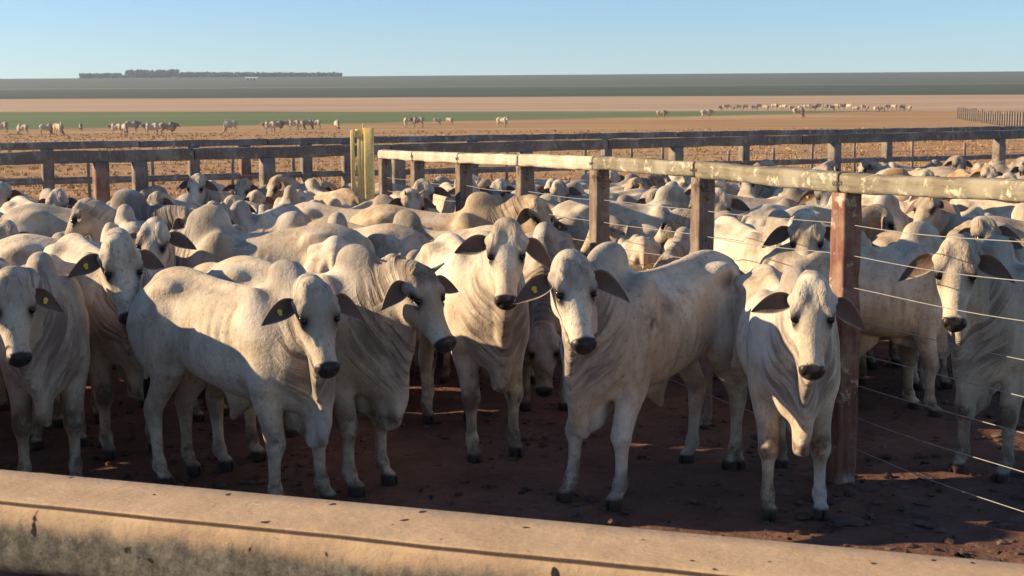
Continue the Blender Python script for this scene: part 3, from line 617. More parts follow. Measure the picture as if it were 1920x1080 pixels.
for i in range(2600):
    px = rng.uniform(150, 640); h = 6+2.5*noise.noise(Vector((px*.03, 0, 0)))
    if 234 < px < 335: h = 14+2*noise.noise(Vector((px*.05, 3, 0)))
    elif px < 232: h = 8.5
    elif px > 335: h = 9.5-3.5*(px-335)/305+1.5*noise.noise(Vector((px*.06, 9, 0)))
    if 227 < px < 236: h *= .45
    yy = rng.uniform(2520, 2640); d = ray(px, 140); x = d.x/d.y*yy; zz = float(terr(yy)); k = rng.random()
    r = rng.uniform(1.4, 2.8); pts.append((x, yy, zz+h*k-r*.3, r*1.3, r*1.2, r*rng.uniform(.8, 1.2), .25))
m = Mat('far_foliage', .9); m.color(m.mix(m.mr(m.noise(.3, m.pos(), 3), .4, .6), (.040, .062, .028), (.075, .10, .045)))
tag(link('far_wood', lump_mesh('far_wood', pts, m.m)), 'long dark strip of woodland on the horizon at left', 'wood', kind='stuff')
# ---------------------------------------------------------------- air
hz = box('haze', -3400, 3400, -60, 3190, -1.2, 135, None, None); tag(hz, kind='stuff')
hm = bpy.data.materials.new('haze'); hm.use_nodes = True; ht = hm.node_tree; ht.nodes.remove(ht.nodes['Principled BSDF'])
pv = ht.nodes.new('ShaderNodeVolumePrincipled'); pv.inputs['Color'].default_value = (.70, .83, 1, 1); pv.inputs['Density'].default_value = .00013; pv.inputs['Anisotropy'].default_value = .2
ht.links.new(pv.outputs[0], ht.nodes['Material Output'].inputs['Volume']); hz.data.materials.clear(); hz.data.materials.append(hm)
# ---------------------------------------------------------------- cattle
CACHE = {}
def make_meshes(key, **kw):
    if key in CACHE: return CACHE[key]
    (V, F, Cc, Fo, F2, Ms), info = cow_mesh(**kw)
    body = link_mesh('cow_body', V, F, [M_COAT], [('coat', Cc), ('fold', Fo), ('foldface', F2)], Ms)
    eyes = [link_mesh('cow_eye', v, f, [M_EYE]) for v, f in info['eyes']]
    tv = []; tf = []; T = info['tail']
    for i in range(26):
        a = rng.uniform(0, 6.28); r = .03*rng.random(); L = rng.uniform(.22, .34); n = len(tv); w = .008
        for j, t in enumerate((0, .35, .7, 1)):
            c = T+V3(math.cos(a)*r*(.3+1.2*math.sin(t*2.6)), math.sin(a)*r*(.3+1.2*math.sin(t*2.6)), .03-L*t); ww = w*(1-.8*t)
            tv += [c+V3(ww, 0, 0), c+V3(-ww*.5, ww*.87, 0), c+V3(-ww*.5, -ww*.87, 0)]
        for j in range(3):
            for k in range(3): tf.append((n+j*3+k, n+j*3+(k+1) % 3, n+j*3+3+(k+1) % 3, n+j*3+3+k))
    tuft = link_mesh('cow_tuft', np.array(tv), np.array(tf), [M_TUFT])
    tags = []
    for (c, fr, out, wd) in info['tags']:
        V = []; F = []; n = 12
        for zz, rr in ((0, .014), (.004, .014), (.005, .008), (.008, .007)):
            for k in range(n): a = 2*math.pi*k/n; V.append(c+fr*zz+(out*math.cos(a)+wd*math.sin(a))*rr)
        for j in range(3):
            for k in range(n): F.append((j*n+k, j*n+(k+1) % n, j*n+n+(k+1) % n, j*n+n+k))
        V.append(c+fr*.008); F += [(3*n+k, 3*n+(k+1) % n, len(V)-1, len(V)-1) for k in range(0, n)]
        F2 = [f for f in F if f[2] != f[3]]; tri = [f[:3] for f in F if f[2] == f[3]]
        nrmv = -wd if wd[2] > 0 else wd; b0 = len(V)
        for (u, v) in ((-.007, .004), (.007, .004), (.010, .022), (-.010, .022)): V.append(c+fr*.004+out*u+nrmv*v)
        for (u, v) in ((-.007, .004), (.007, .004), (.010, .022), (-.010, .022)): V.append(c+fr*.001+out*u+nrmv*v)
        F2 += [(b0, b0+1, b0+2, b0+3), (b0+7, b0+6, b0+5, b0+4), (b0, b0+4, b0+5, b0+1), (b0+1, b0+5, b0+6, b0+2), (b0+2, b0+6, b0+7, b0+3), (b0+3, b0+7, b0+4, b0)]
        me = bpy.data.meshes.new('cow_tag'); me.from_pydata([tuple(map(float, p)) for p in V], [], F2+tri); me.materials.append(M_TAG); me.update(); tags.append(me)
    CACHE[key] = (body, eyes, tuft, tags); return CACHE[key]
def place_cow(key, x, y, head, scale, tone, label, group=None, z=0., parts=3, tagside=None, **kw):
    body, eyes, tuft, tags = make_meshes(key, **kw)
    r = empty('zebu_cow', (x, y, z), math.radians(head)); r.scale = (scale,)*3; tag(r, label, 'cow', group)
    b = link('body', body, r); b.color = (*tone, 1)
    if parts > 0: link('tail_tuft', tuft, r)
    if parts > 1:
        for e in eyes: link('eye', e, r)
    if tagside is not None and parts > 0: link('ear_tag', tags[tagside], r)
    return r
CREAM = (1.05, 1.02, .97); WHITE = (1.12, 1.12, 1.12); GREY = (.72, .73, .76); TANC = (.98, .86, .70); SAND = (.95, .70, .45); PALE = (1.0, .99, .97); DUN = (.80, .76, .70)
TONE = {'c': (CREAM, 'cream'), 'w': (WHITE, 'white'), 'g': (GREY, 'grey'), 't': (TANC, 'tan-backed'), 's': (SAND, 'sandy'), 'p': (PALE, 'pale'), 'd': (DUN, 'dun-grey')}
HH = .0095
HEROES = [
 (96, 912, -74, 1.0, 'p', -60, 'pale zebu at the left edge facing the camera, big dark drooping ear on its right', 1, dict(ny=-14, hz=1.32, pitch=66, droop=.75, hump=.85)),
 (245, 850, -55, 1.06, 'w', -56, 'white zebu facing the camera with its chest in shade, second head from left in front', 0, dict(ny=-20, hz=1.36, pitch=62, droop=.28, hump=.8, dew=1.1)),
 (562, 950, -36, 1.0, 'p', -62, 'pale young zebu bull in front, sunlit flank and folded neck, head turned to camera', 0, dict(ny=-30, hz=1.31, L=.55, pitch=60, droop=.22, hump=.8, dew=1.15, legs=(.05, -.03, -.04, .04))),
 (690, 915, -34, 1.02, 'p', -44, 'brown-capped horned zebu looking right, behind the front young bull with sunlit flank', None, dict(ny=-2, hz=1.30, pitch=54, L=.50, droop=.30, hump=.95, dew=1.15, horns=True, cap=.8)),
 (925, 856, -72, 1.05, 'w', -92, 'white zebu with raised wrinkled head facing straight at the camera, centre of the herd', None, dict(ny=-4, hz=1.46, pitch=60, droop=.40, hump=.7, dew=.9, legs=(-.03, .05, .02, -.03))),
 (1128, 938, -134, 1.04, 'w', -72, 'white zebu bull with scarred shoulder standing side-on in the open middle ground', 0, dict(ny=16, hz=1.37, pitch=58, L=.56, droop=.45, hump=.95, dew=1.1, legs=(.03, .10, .0, .05), spots=((.34,.24,1.02,.10),(.12,.28,1.12,.09),(.02,.28,1.15,.06),(-.45,.22,1.2,.08),(-.62,.2,1.2,.06)))),
 (1488, 966, -90, .98, 'w', -101, 'white zebu facing the camera, standing beside the red-stained fence post', None, dict(ny=-3, hz=1.37, pitch=67, droop=.42, hump=.75, dew=1.1)),
 (1842, 892, -142, 1.03, 'p', -108, 'zebu behind the fence wires at right with a creased forehead, facing the camera', None, dict(ny=4, hz=1.40, pitch=64, L=.55, droop=.25, hump=.9, dew=1.15)),
 (1725, 775, 14, 1.0, 'w', 20, 'white zebu side-on with rump against the red-stained post, behind the fence wires', None, dict(ny=0, hz=1.2, pitch=50, hump=.9)),
 (1022, 765, -93, 1.0, 'd', -88, 'dun-grey zebu with its head lowered to the ground, in shadow at centre', None, dict(ny=0, hz=.66, pitch=74, droop=.3, hump=.8)),
 (1462, 765, -75, 1.05, 'w', -101, 'white zebu with a shadowed poll facing the camera, left of the red-stained post', None, dict(ny=-6, hz=1.40, pitch=64, droop=.35, hump=.9)),
 (1262, 610, 4, 1.03, 'w', -95, 'white zebu side-on behind the second fence post, head turned to the camera', None, dict(ny=-32, hz=1.36, pitch=62, droop=.3)),
 (868, 535, -75, 1.0, 'w', -88, 'white zebu facing the camera just beyond the pale tan rail of the diagonal fence', None, dict(ny=0, hz=1.36, pitch=66, droop=.3)),
 (915, 660, -14, 1.05, 't', -42, 'broad tan-backed zebu with one orange-lit ear, head turned right, behind the central white face', None, dict(ny=-10, hz=1.36, pitch=60, droop=.35, dew=1.1)),
 (395, 740, 172, 1.05, 'p', 180, 'pale zebu with tall hump facing left, behind the front young bull', None, dict(ny=0, hz=1.12, pitch=55, hump=1.1)),
 (545, 700, 165, 1.0, 'c', 170, 'cream zebu side-on facing left, behind the brown-capped horned one', None, dict(ny=0, hz=1.1, pitch=55, hump=.8)),
 (640, 720, 96, 1.0, 'w', 92, 'white zebu seen from behind, tail hanging, left of the central white face', None, dict(ny=4, hz=1.2, pitch=50)),
 (260, 640, -4, 1.05, 'g', -25, 'dark grey humped zebu bull heading right in the left half of the herd', None, dict(ny=-6, hz=1.22, pitch=50, hump=1.1)),
 (105, 590, -50, 1.0, 'w', -88, 'white wrinkle-faced zebu near the left edge with one yellow-tagged dark ear', 0, dict(ny=-10, hz=1.40, pitch=60)),
 (20, 560, -75, 1.0, 'p', -70, 'pale zebu cut by the left edge of the picture, looking right, in the rear', None, dict(ny=0, hz=1.42, pitch=56)),
 (385, 520, -85, 1.0, 'w', -98, 'white zebu with raised head below the pair of grey back-fence posts', None, dict(ny=0, hz=1.42, pitch=58)),
 (1665, 560, 170, 1.08, 's', 165, 'sandy brown zebu bull behind the wires, right of the red-stained post', None, dict(ny=0, hz=1.15, pitch=55, hump=1.1)),
 (1830, 480, -92, 1.0, 's', -95, 'brown-headed zebu far back at right behind the top rail', None, dict(ny=0, hz=1.38, pitch=50)),
]

HERD_GROUP = 'zebu cattle packed in the feedlot pens'
for i, (fx, fy, hd, s, t, faz, lab, tg, kw) in enumerate(HEROES):
    p = at_h(fx, fy, 0.); a = math.radians(hd); x = p.x-.47*s*math.cos(a); y = p.y-.47*s*math.sin(a)
    kw = dict(kw); kw['yaw'] = (faz-hd+180) % 360-180
    place_cow('h%d' % i, x, y, hd, s, TONE[t][0], lab, HERD_GROUP, parts=3, tagside=tg, h=HH if i < 9 else .012, **kw)
VARS = [dict(ny=0, yaw=0, hz=1.36, pitch=50, dew=.9, hump=.75, horns=True), dict(ny=28, yaw=50, hz=1.46, pitch=56, hump=.65), dict(ny=-28, yaw=-50, hz=1.44, pitch=58, dew=1.1, horns=True, hump=.8), dict(ny=5, yaw=8, hz=1.12, pitch=46, hump=.6, cap=.6),
        dict(ny=-12, yaw=-15, hz=1.50, pitch=46, belly=.04, hump=.7), dict(ny=52, yaw=88, hz=1.42, pitch=60, hump=.9), dict(ny=-52, yaw=-88, hz=1.42, pitch=60, hump=.6, belly=.04), dict(ny=8, yaw=12, hz=.80, pitch=68, hump=.85)]
HERD = [  # herd continues unseen past the left edge; nearest ones added to cast shade
 (-3.08, 5.97, 108, 0.86, 3, 'c', None, 'rear-facing cream zebu, beyond the left picture edge'),
 (-3.94, 6.09, 160, 0.86, 5, 'w', 0, 'left-facing white zebu looking here, nearest such one beyond the left picture edge'),
 (-4.78, 6.39, -136, 0.90, 1, 'd', None, 'left-facing dun-grey zebu looking here, beyond the left picture edge'),
 (-5.12, 7.06, -150, 0.87, 1, 'w', None, 'left-facing white zebu looking here, second nearest such one beyond the left picture edge'),
 (-3.72, 7.35, -117, 0.89, 7, 'w', None, 'front-facing white zebu head low, beyond the left picture edge'),
 (-5.58, 8.00, -17, 0.95, 3, 'g', None, 'right-facing grey zebu, beyond the left picture edge'),
 (-4.37, 8.49, -78, 1.00, 0, 'w', 1, 'front-facing white zebu, beyond the left picture edge'),
 (-5.97, 9.27, 67, 0.95, 0, 'g', 0, 'rear-facing grey zebu, beyond the left picture edge'),
 (-4.79, 9.48, 10, 0.96, 6, 'c', None, 'right-facing cream zebu looking here, beyond the left picture edge'),
 (-1.88, 9.70, -34, 0.88, 3, 'c', None, 'right-facing cream zebu, under the paired back-fence posts'),
 (-3.87, 9.77, 120, 0.94, 5, 'p', 0, 'rear-facing pale zebu, beyond the left picture edge'),
 (-6.16, 9.97, -113, 0.89, 0, 't', 1, 'front-facing tan-backed zebu, nearest such one beyond the left picture edge'),
 (-3.41, 10.63, -7, 1.00, 6, 'w', None, 'right-facing white zebu looking here, left of the reddish back post'),
 (2.92, 10.69, 2, 0.87, 6, 'w', None, 'right-facing white zebu looking here, nearest such one directly behind the red-stained post'),
 (-0.64, 10.77, -110, 0.85, 0, 'c', None, 'front-facing cream zebu, nearest such one right of the yellow gate'),
 (-4.87, 10.94, -87, 0.87, 0, 'c', 1, 'front-facing cream zebu, beyond the left picture edge'),
 (-5.93, 10.97, 171, 0.95, 5, 'c', None, 'left-facing cream zebu looking here, nearest such one beyond the left picture edge'),
 (3.56, 11.38, -68, 0.91, 4, 'd', None, 'front-facing dun-grey zebu, behind wires, right of the red-stained post'),
 (-3.66, 11.40, 14, 0.87, 3, 'c', None, 'right-facing cream zebu, left of the reddish back post'),
 (4.58, 11.65, -164, 0.86, 5, 'p', 0, 'left-facing pale zebu looking here, behind wires, beyond the right edge'),
 (2.92, 11.66, 79, 0.95, 6, 't', None, 'rear-facing tan-backed zebu, directly behind the red-stained post'),
 (2.48, 11.83, -95, 0.84, 7, 's', None, 'front-facing sandy zebu head low, behind wires, left of the red-stained post'),
 (-6.93, 11.95, 148, 0.85, 5, 'c', None, 'left-facing cream zebu looking here, second nearest such one beyond the left picture edge'),
 (-5.10, 11.98, 1, 0.92, 6, 'p', 1, 'right-facing pale zebu looking here, beyond the left picture edge'),
 (-1.29, 12.17, -33, 0.99, 7, 'd', None, 'right-facing dun-grey zebu head low, under the yellow gate'),
 (-0.59, 12.30, 154, 0.95, 3, 'p', None, 'left-facing pale zebu, right of the yellow gate'),
 (1.71, 12.32, -116, 0.89, 3, 'w', 0, 'front-facing white zebu, nearest such one just left of the second diagonal-fence post'),
 (-5.30, 12.41, -179, 0.86, 0, 'w', None, 'left-facing white zebu, nearest such one beyond the left picture edge'),
 (5.00, 12.49, -11, 0.96, 4, 'd', 0, 'right-facing dun-grey zebu, behind wires, beyond the right edge'),
 (-3.61, 12.55, 110, 0.99, 5, 'w', 0, 'rear-facing white zebu, under the second back-fence post'),
 (1.20, 12.64, 89, 0.86, 5, 'c', None, 'rear-facing cream zebu, behind the third diagonal-fence post'),
 (-4.40, 12.64, -55, 0.85, 0, 'c', None, 'front-facing cream zebu, left of the reddish back post'),
 (-7.05, 12.66, -171, 0.98, 3, 'w', None, 'left-facing white zebu, second nearest such one beyond the left picture edge'),
 (-2.45, 12.92, -118, 0.87, 7, 'd', 1, 'front-facing dun-grey zebu head low, under the paired back-fence posts'),
 (2.46, 13.03, 157, 0.92, 0, 'p', None, 'left-facing pale zebu, behind wires, left of the red-stained post'),
 (-7.65, 13.22, 164, 0.92, 3, 'p', 1, 'left-facing pale zebu, beyond the left picture edge'),
 (-0.79, 13.45, 159, 0.94, 3, 'c', None, 'left-facing cream zebu, right of the yellow gate'),
 (4.56, 13.48, -124, 0.96, 4, 'c', None, 'front-facing cream zebu, behind wires, near the right edge'),
 (3.44, 13.59, 15, 1.00, 7, 'c', None, 'right-facing cream zebu head low, directly behind the red-stained post'),
 (-5.76, 13.63, -113, 0.99, 7, 'c', None, 'front-facing cream zebu head low, beyond the left picture edge'),
 (-2.57, 13.69, -109, 1.01, 0, 'w', 0, 'front-facing white zebu, nearest such one under the paired back-fence posts'),
 (0.99, 13.83, 172, 0.85, 5, 'p', 1, 'left-facing pale zebu looking here, nearest such one behind the third diagonal-fence post'),
 (-6.38, 14.05, -121, 0.90, 7, 'p', None, 'front-facing pale zebu head low, beyond the left picture edge'),
 (3.18, 14.29, 23, 0.98, 7, 'w', None, 'right-facing white zebu head low, behind wires, left of the red-stained post'),
 (-6.91, 14.48, -110, 0.95, 1, 't', 1, 'front-facing tan-backed zebu, second nearest such one beyond the left picture edge'),
 (-3.44, 14.55, -179, 0.84, 5, 'w', None, 'left-facing white zebu looking here, nearest such one left of the paired back-fence posts'),
 (-7.68, 14.59, -77, 0.86, 4, 'd', None, 'front-facing dun-grey zebu, beyond the left picture edge'),
 (-1.78, 14.68, -20, 0.99, 2, 'c', None, 'right-facing cream zebu looking here, under the yellow gate'),
 (5.47, 14.71, -59, 1.00, 0, 'c', None, 'front-facing cream zebu, behind wires, at the right edge'),
 (-5.76, 14.81, -27, 0.86, 2, 'w', None, 'right-facing white zebu looking here, beyond the left picture edge'),
 (3.17, 14.86, 6, 0.86, 0, 'p', 1, 'right-facing pale zebu, nearest such one behind wires, left of the red-stained post'),
 (-0.09, 14.97, -72, 0.90, 0, 'c', 0, 'front-facing cream zebu, behind the nearer pale rail'),
 (-3.70, 15.02, -157, 0.91, 1, 'p', None, 'left-facing pale zebu looking here, left of the paired back-fence posts'),
 (2.02, 15.28, -74, 0.91, 4, 'w', None, 'front-facing white zebu, second nearest such one just left of the second diagonal-fence post'),
 (0.91, 15.34, 2, 0.96, 6, 'g', 0, 'right-facing grey zebu looking here, behind the third diagonal-fence post'),
 (-1.19, 15.35, -69, 1.01, 4, 'c', None, 'front-facing cream zebu, second nearest such one right of the yellow gate'),
 (4.44, 15.39, -70, 0.99, 4, 'c', None, 'front-facing cream zebu, behind wires, right of the red-stained post'),
 (-3.97, 15.45, -147, 0.91, 3, 'w', 1, 'left-facing white zebu, left of the paired back-fence posts'),
 (-7.63, 15.57, -169, 0.91, 5, 'w', None, 'left-facing white zebu looking here, third nearest such one beyond the left picture edge'),
 (2.93, 15.82, -7, 1.00, 6, 'g', 0, 'right-facing grey zebu looking here, just right of the second diagonal-fence post'),
 (0.48, 15.92, 2, 0.86, 0, 'w', None, 'right-facing white zebu, nearest such one behind the nearer pale rail'),
 (-4.34, 15.95, -174, 0.89, 5, 'p', None, 'left-facing pale zebu looking here, under the second back-fence post'),
 (-8.61, 15.96, -178, 0.92, 5, 'g', None, 'left-facing grey zebu looking here, beyond the left picture edge'),
 (6.59, 16.04, 86, 0.97, 6, 's', 0, 'rear-facing sandy zebu, behind wires, beyond the right edge'),
 (-7.37, 16.22, -16, 0.89, 3, 'd', None, 'right-facing dun-grey zebu, beyond the left picture edge'),
 (-1.97, 16.28, -113, 0.91, 0, 'w', 1, 'front-facing white zebu, under the yellow gate'),
 (-4.05, 16.46, 3, 0.89, 6, 'p', None, 'right-facing pale zebu looking here, left of the paired back-fence posts'),
 (-3.13, 16.48, -70, 0.87, 3, 'w', None, 'front-facing white zebu, second nearest such one under the paired back-fence posts'),
 (0.83, 16.55, 168, 0.90, 5, 'w', None, 'left-facing white zebu looking here, nearest such one behind the third diagonal-fence post'),
 (-4.91, 16.65, -123, 0.85, 1, 'w', None, 'front-facing white zebu, under the second back-fence post'),
 (-2.29, 16.79, -107, 0.86, 3, 'g', None, 'front-facing grey zebu, left of the yellow gate'),
 (-7.69, 16.96, -151, 0.93, 1, 'p', None, 'left-facing pale zebu looking here, beyond the left picture edge'),
 (1.66, 17.01, 4, 0.97, 6, 'p', 1, 'right-facing pale zebu looking here, just left of the second diagonal-fence post'),
 (3.20, 17.10, 106, 0.93, 5, 'p', 0, 'rear-facing pale zebu, nearest such one just right of the second diagonal-fence post'),
 (-0.34, 17.13, 66, 0.89, 6, 'p', 1, 'rear-facing pale zebu, behind the farthest pale rail'),
 (-5.89, 17.32, -68, 0.85, 4, 'p', 1, 'front-facing pale zebu, left of the reddish back post'),
 (-2.82, 17.33, -87, 0.98, 7, 'c', 0, 'front-facing cream zebu head low, left of the yellow gate'),
 (3.88, 17.50, -35, 0.85, 3, 'c', 1, 'right-facing cream zebu, behind wires, left of the red-stained post'),
 (5.98, 17.53, -63, 0.88, 4, 'p', None, 'front-facing pale zebu, behind wires, near the right edge'),
 (1.21, 17.54, -166, 0.97, 5, 'c', 0, 'left-facing cream zebu looking here, behind the third diagonal-fence post'),
 (4.90, 17.56, -67, 0.85, 0, 'w', None, 'front-facing white zebu, directly behind the red-stained post'),
 (-3.96, 17.69, 169, 0.88, 5, 'w', 0, 'left-facing white zebu looking here, second nearest such one left of the paired back-fence posts'),
 (7.29, 17.77, 172, 0.99, 5, 'c', 1, 'left-facing cream zebu looking here, behind wires, beyond the right edge'),
 (-5.35, 17.93, 78, 0.90, 6, 'd', 1, 'rear-facing dun-grey zebu, under the second back-fence post'),
 (0.60, 18.15, 164, 0.95, 5, 'w', None, 'left-facing white zebu looking here, behind the nearer pale rail'),
 (-1.28, 18.23, -82, 0.85, 3, 'p', None, 'front-facing pale zebu, beyond the far end of the diagonal fence'),
 (-4.16, 18.36, 15, 0.86, 6, 'd', None, 'right-facing dun-grey zebu looking here, left of the paired back-fence posts'),
 (-2.55, 18.44, 129, 0.98, 5, 't', 0, 'left-facing tan-backed zebu, left of the yellow gate'),
 (4.41, 18.47, 17, 1.01, 6, 'w', None, 'right-facing white zebu looking here, behind wires, left of the red-stained post'),
 (6.24, 18.48, 164, 0.87, 7, 'c', None, 'left-facing cream zebu head low, behind wires, near the right edge'),
 (2.61, 18.74, -158, 0.96, 3, 'w', 1, 'left-facing white zebu, just left of the second diagonal-fence post'),
 (3.98, 18.79, -162, 0.99, 1, 'p', 1, 'left-facing pale zebu looking here, behind wires, left of the red-stained post'),
 (-0.01, 18.96, -111, 0.85, 3, 'p', None, 'front-facing pale zebu, behind the nearer pale rail'),
 (6.08, 19.14, 1, 0.90, 6, 'c', None, 'right-facing cream zebu looking here, behind wires, right of the red-stained post'),
 (1.15, 19.15, -166, 0.93, 5, 'w', None, 'left-facing white zebu looking here, second nearest such one behind the third diagonal-fence post'),
 (2.29, 19.25, -133, 0.89, 4, 't', 1, 'left-facing tan-backed zebu, just left of the second diagonal-fence post'),
 (-2.03, 19.46, 155, 0.90, 5, 'd', None, 'left-facing dun-grey zebu looking here, beyond the far end of the diagonal fence'),
 (-3.25, 19.60, -150, 0.92, 1, 'p', None, 'left-facing pale zebu looking here, left of the yellow gate'),
 (4.29, 19.65, -19, 0.84, 2, 'g', None, 'right-facing grey zebu looking here, behind wires, left of the red-stained post'),
 (7.48, 19.69, -168, 0.87, 5, 'w', None, 'left-facing white zebu looking here, behind wires, at the right edge'),
 (3.12, 19.92, -36, 0.88, 3, 'c', None, 'right-facing cream zebu, just right of the second diagonal-fence post'),
 (0.26, 19.95, 30, 0.85, 3, 'w', None, 'right-facing white zebu, second nearest such one behind the nearer pale rail'),
 (5.38, 19.97, 1, 0.97, 6, 'c', None, 'right-facing cream zebu looking here, directly behind the red-stained post'),
 (1.31, 20.15, -137, 0.89, 3, 'p', None, 'left-facing pale zebu looking here, second nearest such one behind the third diagonal-fence post'),
 (-0.05, 20.25, -148, 0.95, 3, 't', None, 'left-facing tan-backed zebu, behind the nearer pale rail'),
 (-1.46, 20.31, 9, 0.96, 0, 'p', None, 'right-facing pale zebu, beyond the far end of the diagonal fence'),
 (6.73, 20.39, 0, 0.88, 6, 'w', 1, 'right-facing white zebu looking here, behind wires, near the right edge'),
 (3.66, 20.45, 0, 0.89, 6, 'p', None, 'right-facing pale zebu looking here, just right of the second diagonal-fence post'),
 (7.80, 20.68, 78, 0.91, 0, 'p', 0, 'rear-facing pale zebu, behind wires, at the right edge'),
 (6.56, 20.87, 170, 0.92, 7, 'w', None, 'left-facing white zebu head low, behind wires, right of the red-stained post'),
 (3.59, 20.98, -166, 0.94, 3, 'w', None, 'left-facing white zebu, just right of the second diagonal-fence post'),
 (4.88, 21.02, 86, 0.84, 5, 'p', None, 'rear-facing pale zebu, behind wires, left of the red-stained post'),
 (1.52, 21.05, 13, 0.95, 0, 'g', 0, 'right-facing grey zebu, behind the third diagonal-fence post'),
 (-0.53, 21.08, 22, 0.86, 6, 'p', 0, 'right-facing pale zebu looking here, behind the farthest pale rail'),
 (8.78, 21.25, -47, 0.94, 2, 'g', None, 'right-facing grey zebu looking here, behind wires, beyond the right edge'),
 (0.86, 21.65, 19, 0.94, 6, 'w', None, 'right-facing white zebu looking here, behind the third diagonal-fence post'),
 (2.46, 21.82, -6, 0.84, 6, 'g', None, 'right-facing grey zebu looking here, just left of the second diagonal-fence post'),
 (5.73, 21.93, -14, 0.89, 6, 'w', None, 'right-facing white zebu looking here, second nearest such one directly behind the red-stained post'),
 (4.53, 22.15, 45, 0.95, 6, 'p', None, 'right-facing pale zebu, second nearest such one behind wires, left of the red-stained post'),
 (1.88, 22.33, -172, 0.92, 7, 'p', 0, 'left-facing pale zebu head low, behind the third diagonal-fence post'),
 (6.11, 22.50, -2, 0.90, 6, 'p', None, 'right-facing pale zebu looking here, nearest such one directly behind the red-stained post'),
 (3.18, 22.66, -54, 0.97, 2, 'c', 1, 'right-facing cream zebu looking here, just left of the second diagonal-fence post'),
 (4.44, 22.82, -141, 0.88, 1, 'c', 0, 'left-facing cream zebu looking here, behind wires, left of the red-stained post'),
 (7.94, 22.86, -30, 0.97, 2, 'g', None, 'right-facing grey zebu looking here, behind wires, near the right edge'),
 (6.53, 23.27, -51, 0.86, 4, 'w', None, 'right-facing white zebu looking here, behind wires, right of the red-stained post'),
 (8.08, 23.41, -19, 1.00, 2, 'd', 1, 'right-facing dun-grey zebu looking here, behind wires, near the right edge'),
 (4.04, 23.47, 70, 0.98, 6, 'p', 1, 'rear-facing pale zebu, second nearest such one just right of the second diagonal-fence post'),
 (5.11, 23.54, -20, 0.87, 7, 'c', None, 'right-facing cream zebu head low, behind wires, left of the red-stained post'),
 (9.62, 23.75, 16, 0.98, 6, 'w', None, 'right-facing white zebu looking here, second nearest such one behind wires, beyond the right edge'),
 (6.61, 23.89, -25, 0.86, 6, 'p', None, 'right-facing pale zebu looking here, second nearest such one directly behind the red-stained post'),
 (5.69, 24.30, 94, 0.94, 6, 'c', None, 'rear-facing cream zebu, behind wires, left of the red-stained post'),
 (9.52, 24.36, -6, 0.84, 7, 'c', None, 'right-facing cream zebu head low, behind wires, beyond the right edge'),
 (7.25, 24.59, 113, 0.95, 5, 'p', None, 'rear-facing pale zebu, behind wires, right of the red-stained post'),
 (8.27, 24.74, -43, 0.95, 2, 'p', None, 'right-facing pale zebu looking here, behind wires, near the right edge'),
 (9.33, 25.42, -157, 0.90, 5, 'p', None, 'left-facing pale zebu looking here, behind wires, at the right edge'),
 (7.69, 25.56, 0, 0.99, 6, 'g', None, 'right-facing grey zebu looking here, behind wires, right of the red-stained post'),
 (10.20, 26.28, 18, 0.90, 6, 'c', 0, 'right-facing cream zebu looking here, third nearest such one behind wires, beyond the right edge'),
 (9.38, 26.46, 16, 0.86, 4, 'c', 1, 'right-facing cream zebu, behind wires, near the right edge'),
 (10.42, 27.41, 38, 0.91, 6, 'c', 1, 'right-facing cream zebu, behind wires, at the right edge'),
]

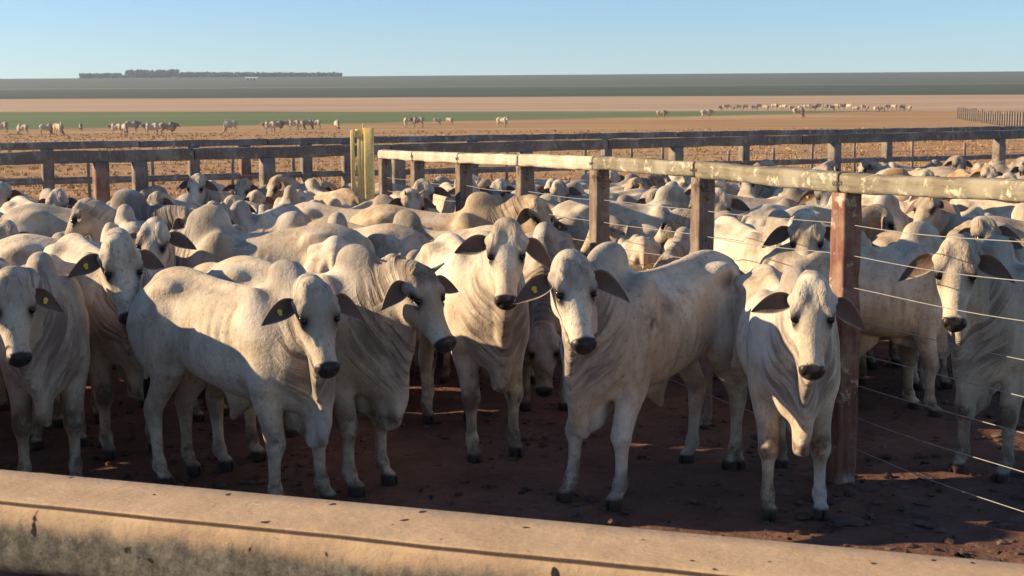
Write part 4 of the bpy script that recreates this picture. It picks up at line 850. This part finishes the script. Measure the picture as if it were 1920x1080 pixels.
for (x, y, hd, s, v, t, tg, lab) in HERD:
    place_cow('v%d' % v, x, y, hd, s, TONE[t][0], lab, HERD_GROUP, parts=3 if y < 15 else 1, tagside=tg, h=.013, **VARS[v])
FARV = [dict(ny=5, yaw=5, hz=1.2, pitch=45), dict(ny=10, yaw=12, hz=.42, pitch=62), dict(ny=-40, yaw=-60, hz=1.38, pitch=55)]
FARHERD = [
 (4, 190, 170, 0, 'g', 1.1, 'grey cow cut by the left picture edge in the dry field'),
 (42, 172, 170, 1, 'w', 1.0, 'small white cow grazing nearest the left edge of the dry field'),
 (87, 172, 10, 1, 'w', 1.0, 'white cow grazing left of a stained one in the dry field'),
 (110, 168, -35, 1, 'c', 1.12, 'cream cow with dirty flank grazing head down, left part of the dry field'),
 (152, 200, -80, 1, 'g', .8, 'lone small dark calf at the edge of the green strip'),
 (218, 172, 170, 0, 'w', 1.0, 'white cow at the left of the clump of three'),
 (234, 168, -60, 1, 'd', 1.05, 'grey cow grazing at the front of the clump of three'),
 (248, 188, 0, 0, 'g', 1.1, 'dark-headed cow looking right at the back of the clump of three'),
 (284, 165, 178, 0, 'w', 1.1, 'white cow standing behind a dark-necked one'),
 (298, 176, 5, 0, 'd', 1.0, 'greyish cow half hidden behind two others'),
 (314, 163, 8, 0, 'g', 1.15, 'dark-necked grey bull looking right in the dry field'),
 (432, 178, 200, 1, 'w', 1.15, 'white cow with lowered head facing left, alone in the dry field'),
 (506, 180, 175, 0, 'w', 1.0, 'white cow left of a grey one, middle-left of the dry field'),
 (519, 182, 5, 0, 'd', 1.05, 'grey cow facing right, touching a white one'),
 (551, 190, 178, 0, 'w', 1.05, 'white cow at the left of a row of four'),
 (564, 192, -20, 1, 'd', 1.0, 'grey cow grazing second in a row of four'),
 (578, 196, 10, 1, 'g', 1.0, 'darker cow grazing third in a row of four'),
 (592, 198, 170, 0, 'w', 1.0, 'pale cow at the right of a row of four'),
 (632, 185, -70, 1, 'c', 1.05, 'cream cow head down left of the yellow gate'),
 (761, 205, 95, 0, 'w', 1.1, 'white cow seen from behind, beside a dark one'),
 (784, 208, 175, 0, 'g', 1.15, 'dark cow beside a white one, right of the yellow gate'),
 (820, 228, 20, 1, 'w', .8, 'small white calf grazing, left of another calf'),
 (843, 232, -30, 1, 'w', .8, 'small white calf grazing, right of another calf'),
 (942, 200, -20, 2, 'w', 1.1, 'white cow walking alone with its head up, middle of the dry field'),
 (1240, 262, -10, 0, 'd', 1.15, 'grey cow alone above the second diagonal fence post'),
 (1324, 258, 5, 0, 'w', 1.25, 'white cow standing alone right of the second diagonal fence post'),
 (1497, 262, -8, 1, 'd', 1.4, 'broad grey cow grazing alone above the rail, left of the red-stained post'),
]
_fr = random.Random(3)
for _i in range(30):
    FARHERD.append((1352+350*(_i/29.)+_fr.uniform(-4, 4), 325+_fr.uniform(-8, 22)-(20 if _i > 20 else 0), _fr.choice([0, 180, 20, 200, -40, 90])+_fr.uniform(-20, 20), _fr.choice([0, 1, 0]), _fr.choice('ctdtd'), _fr.uniform(.9, 1.1), 'tiny cow in the distant line of cattle along the far edge of the dry field'))

for (px, D, hd, v, t, s, lab) in FARHERD:
    d = ray(px, 240); x = d.x/d.y*D
    place_cow('f%d' % v, x, D, hd, s, TONE[t][0], lab, 'cattle grazing loose in the dry field', z=float(terr(D))-.03, parts=0, h=.03, **FARV[v])
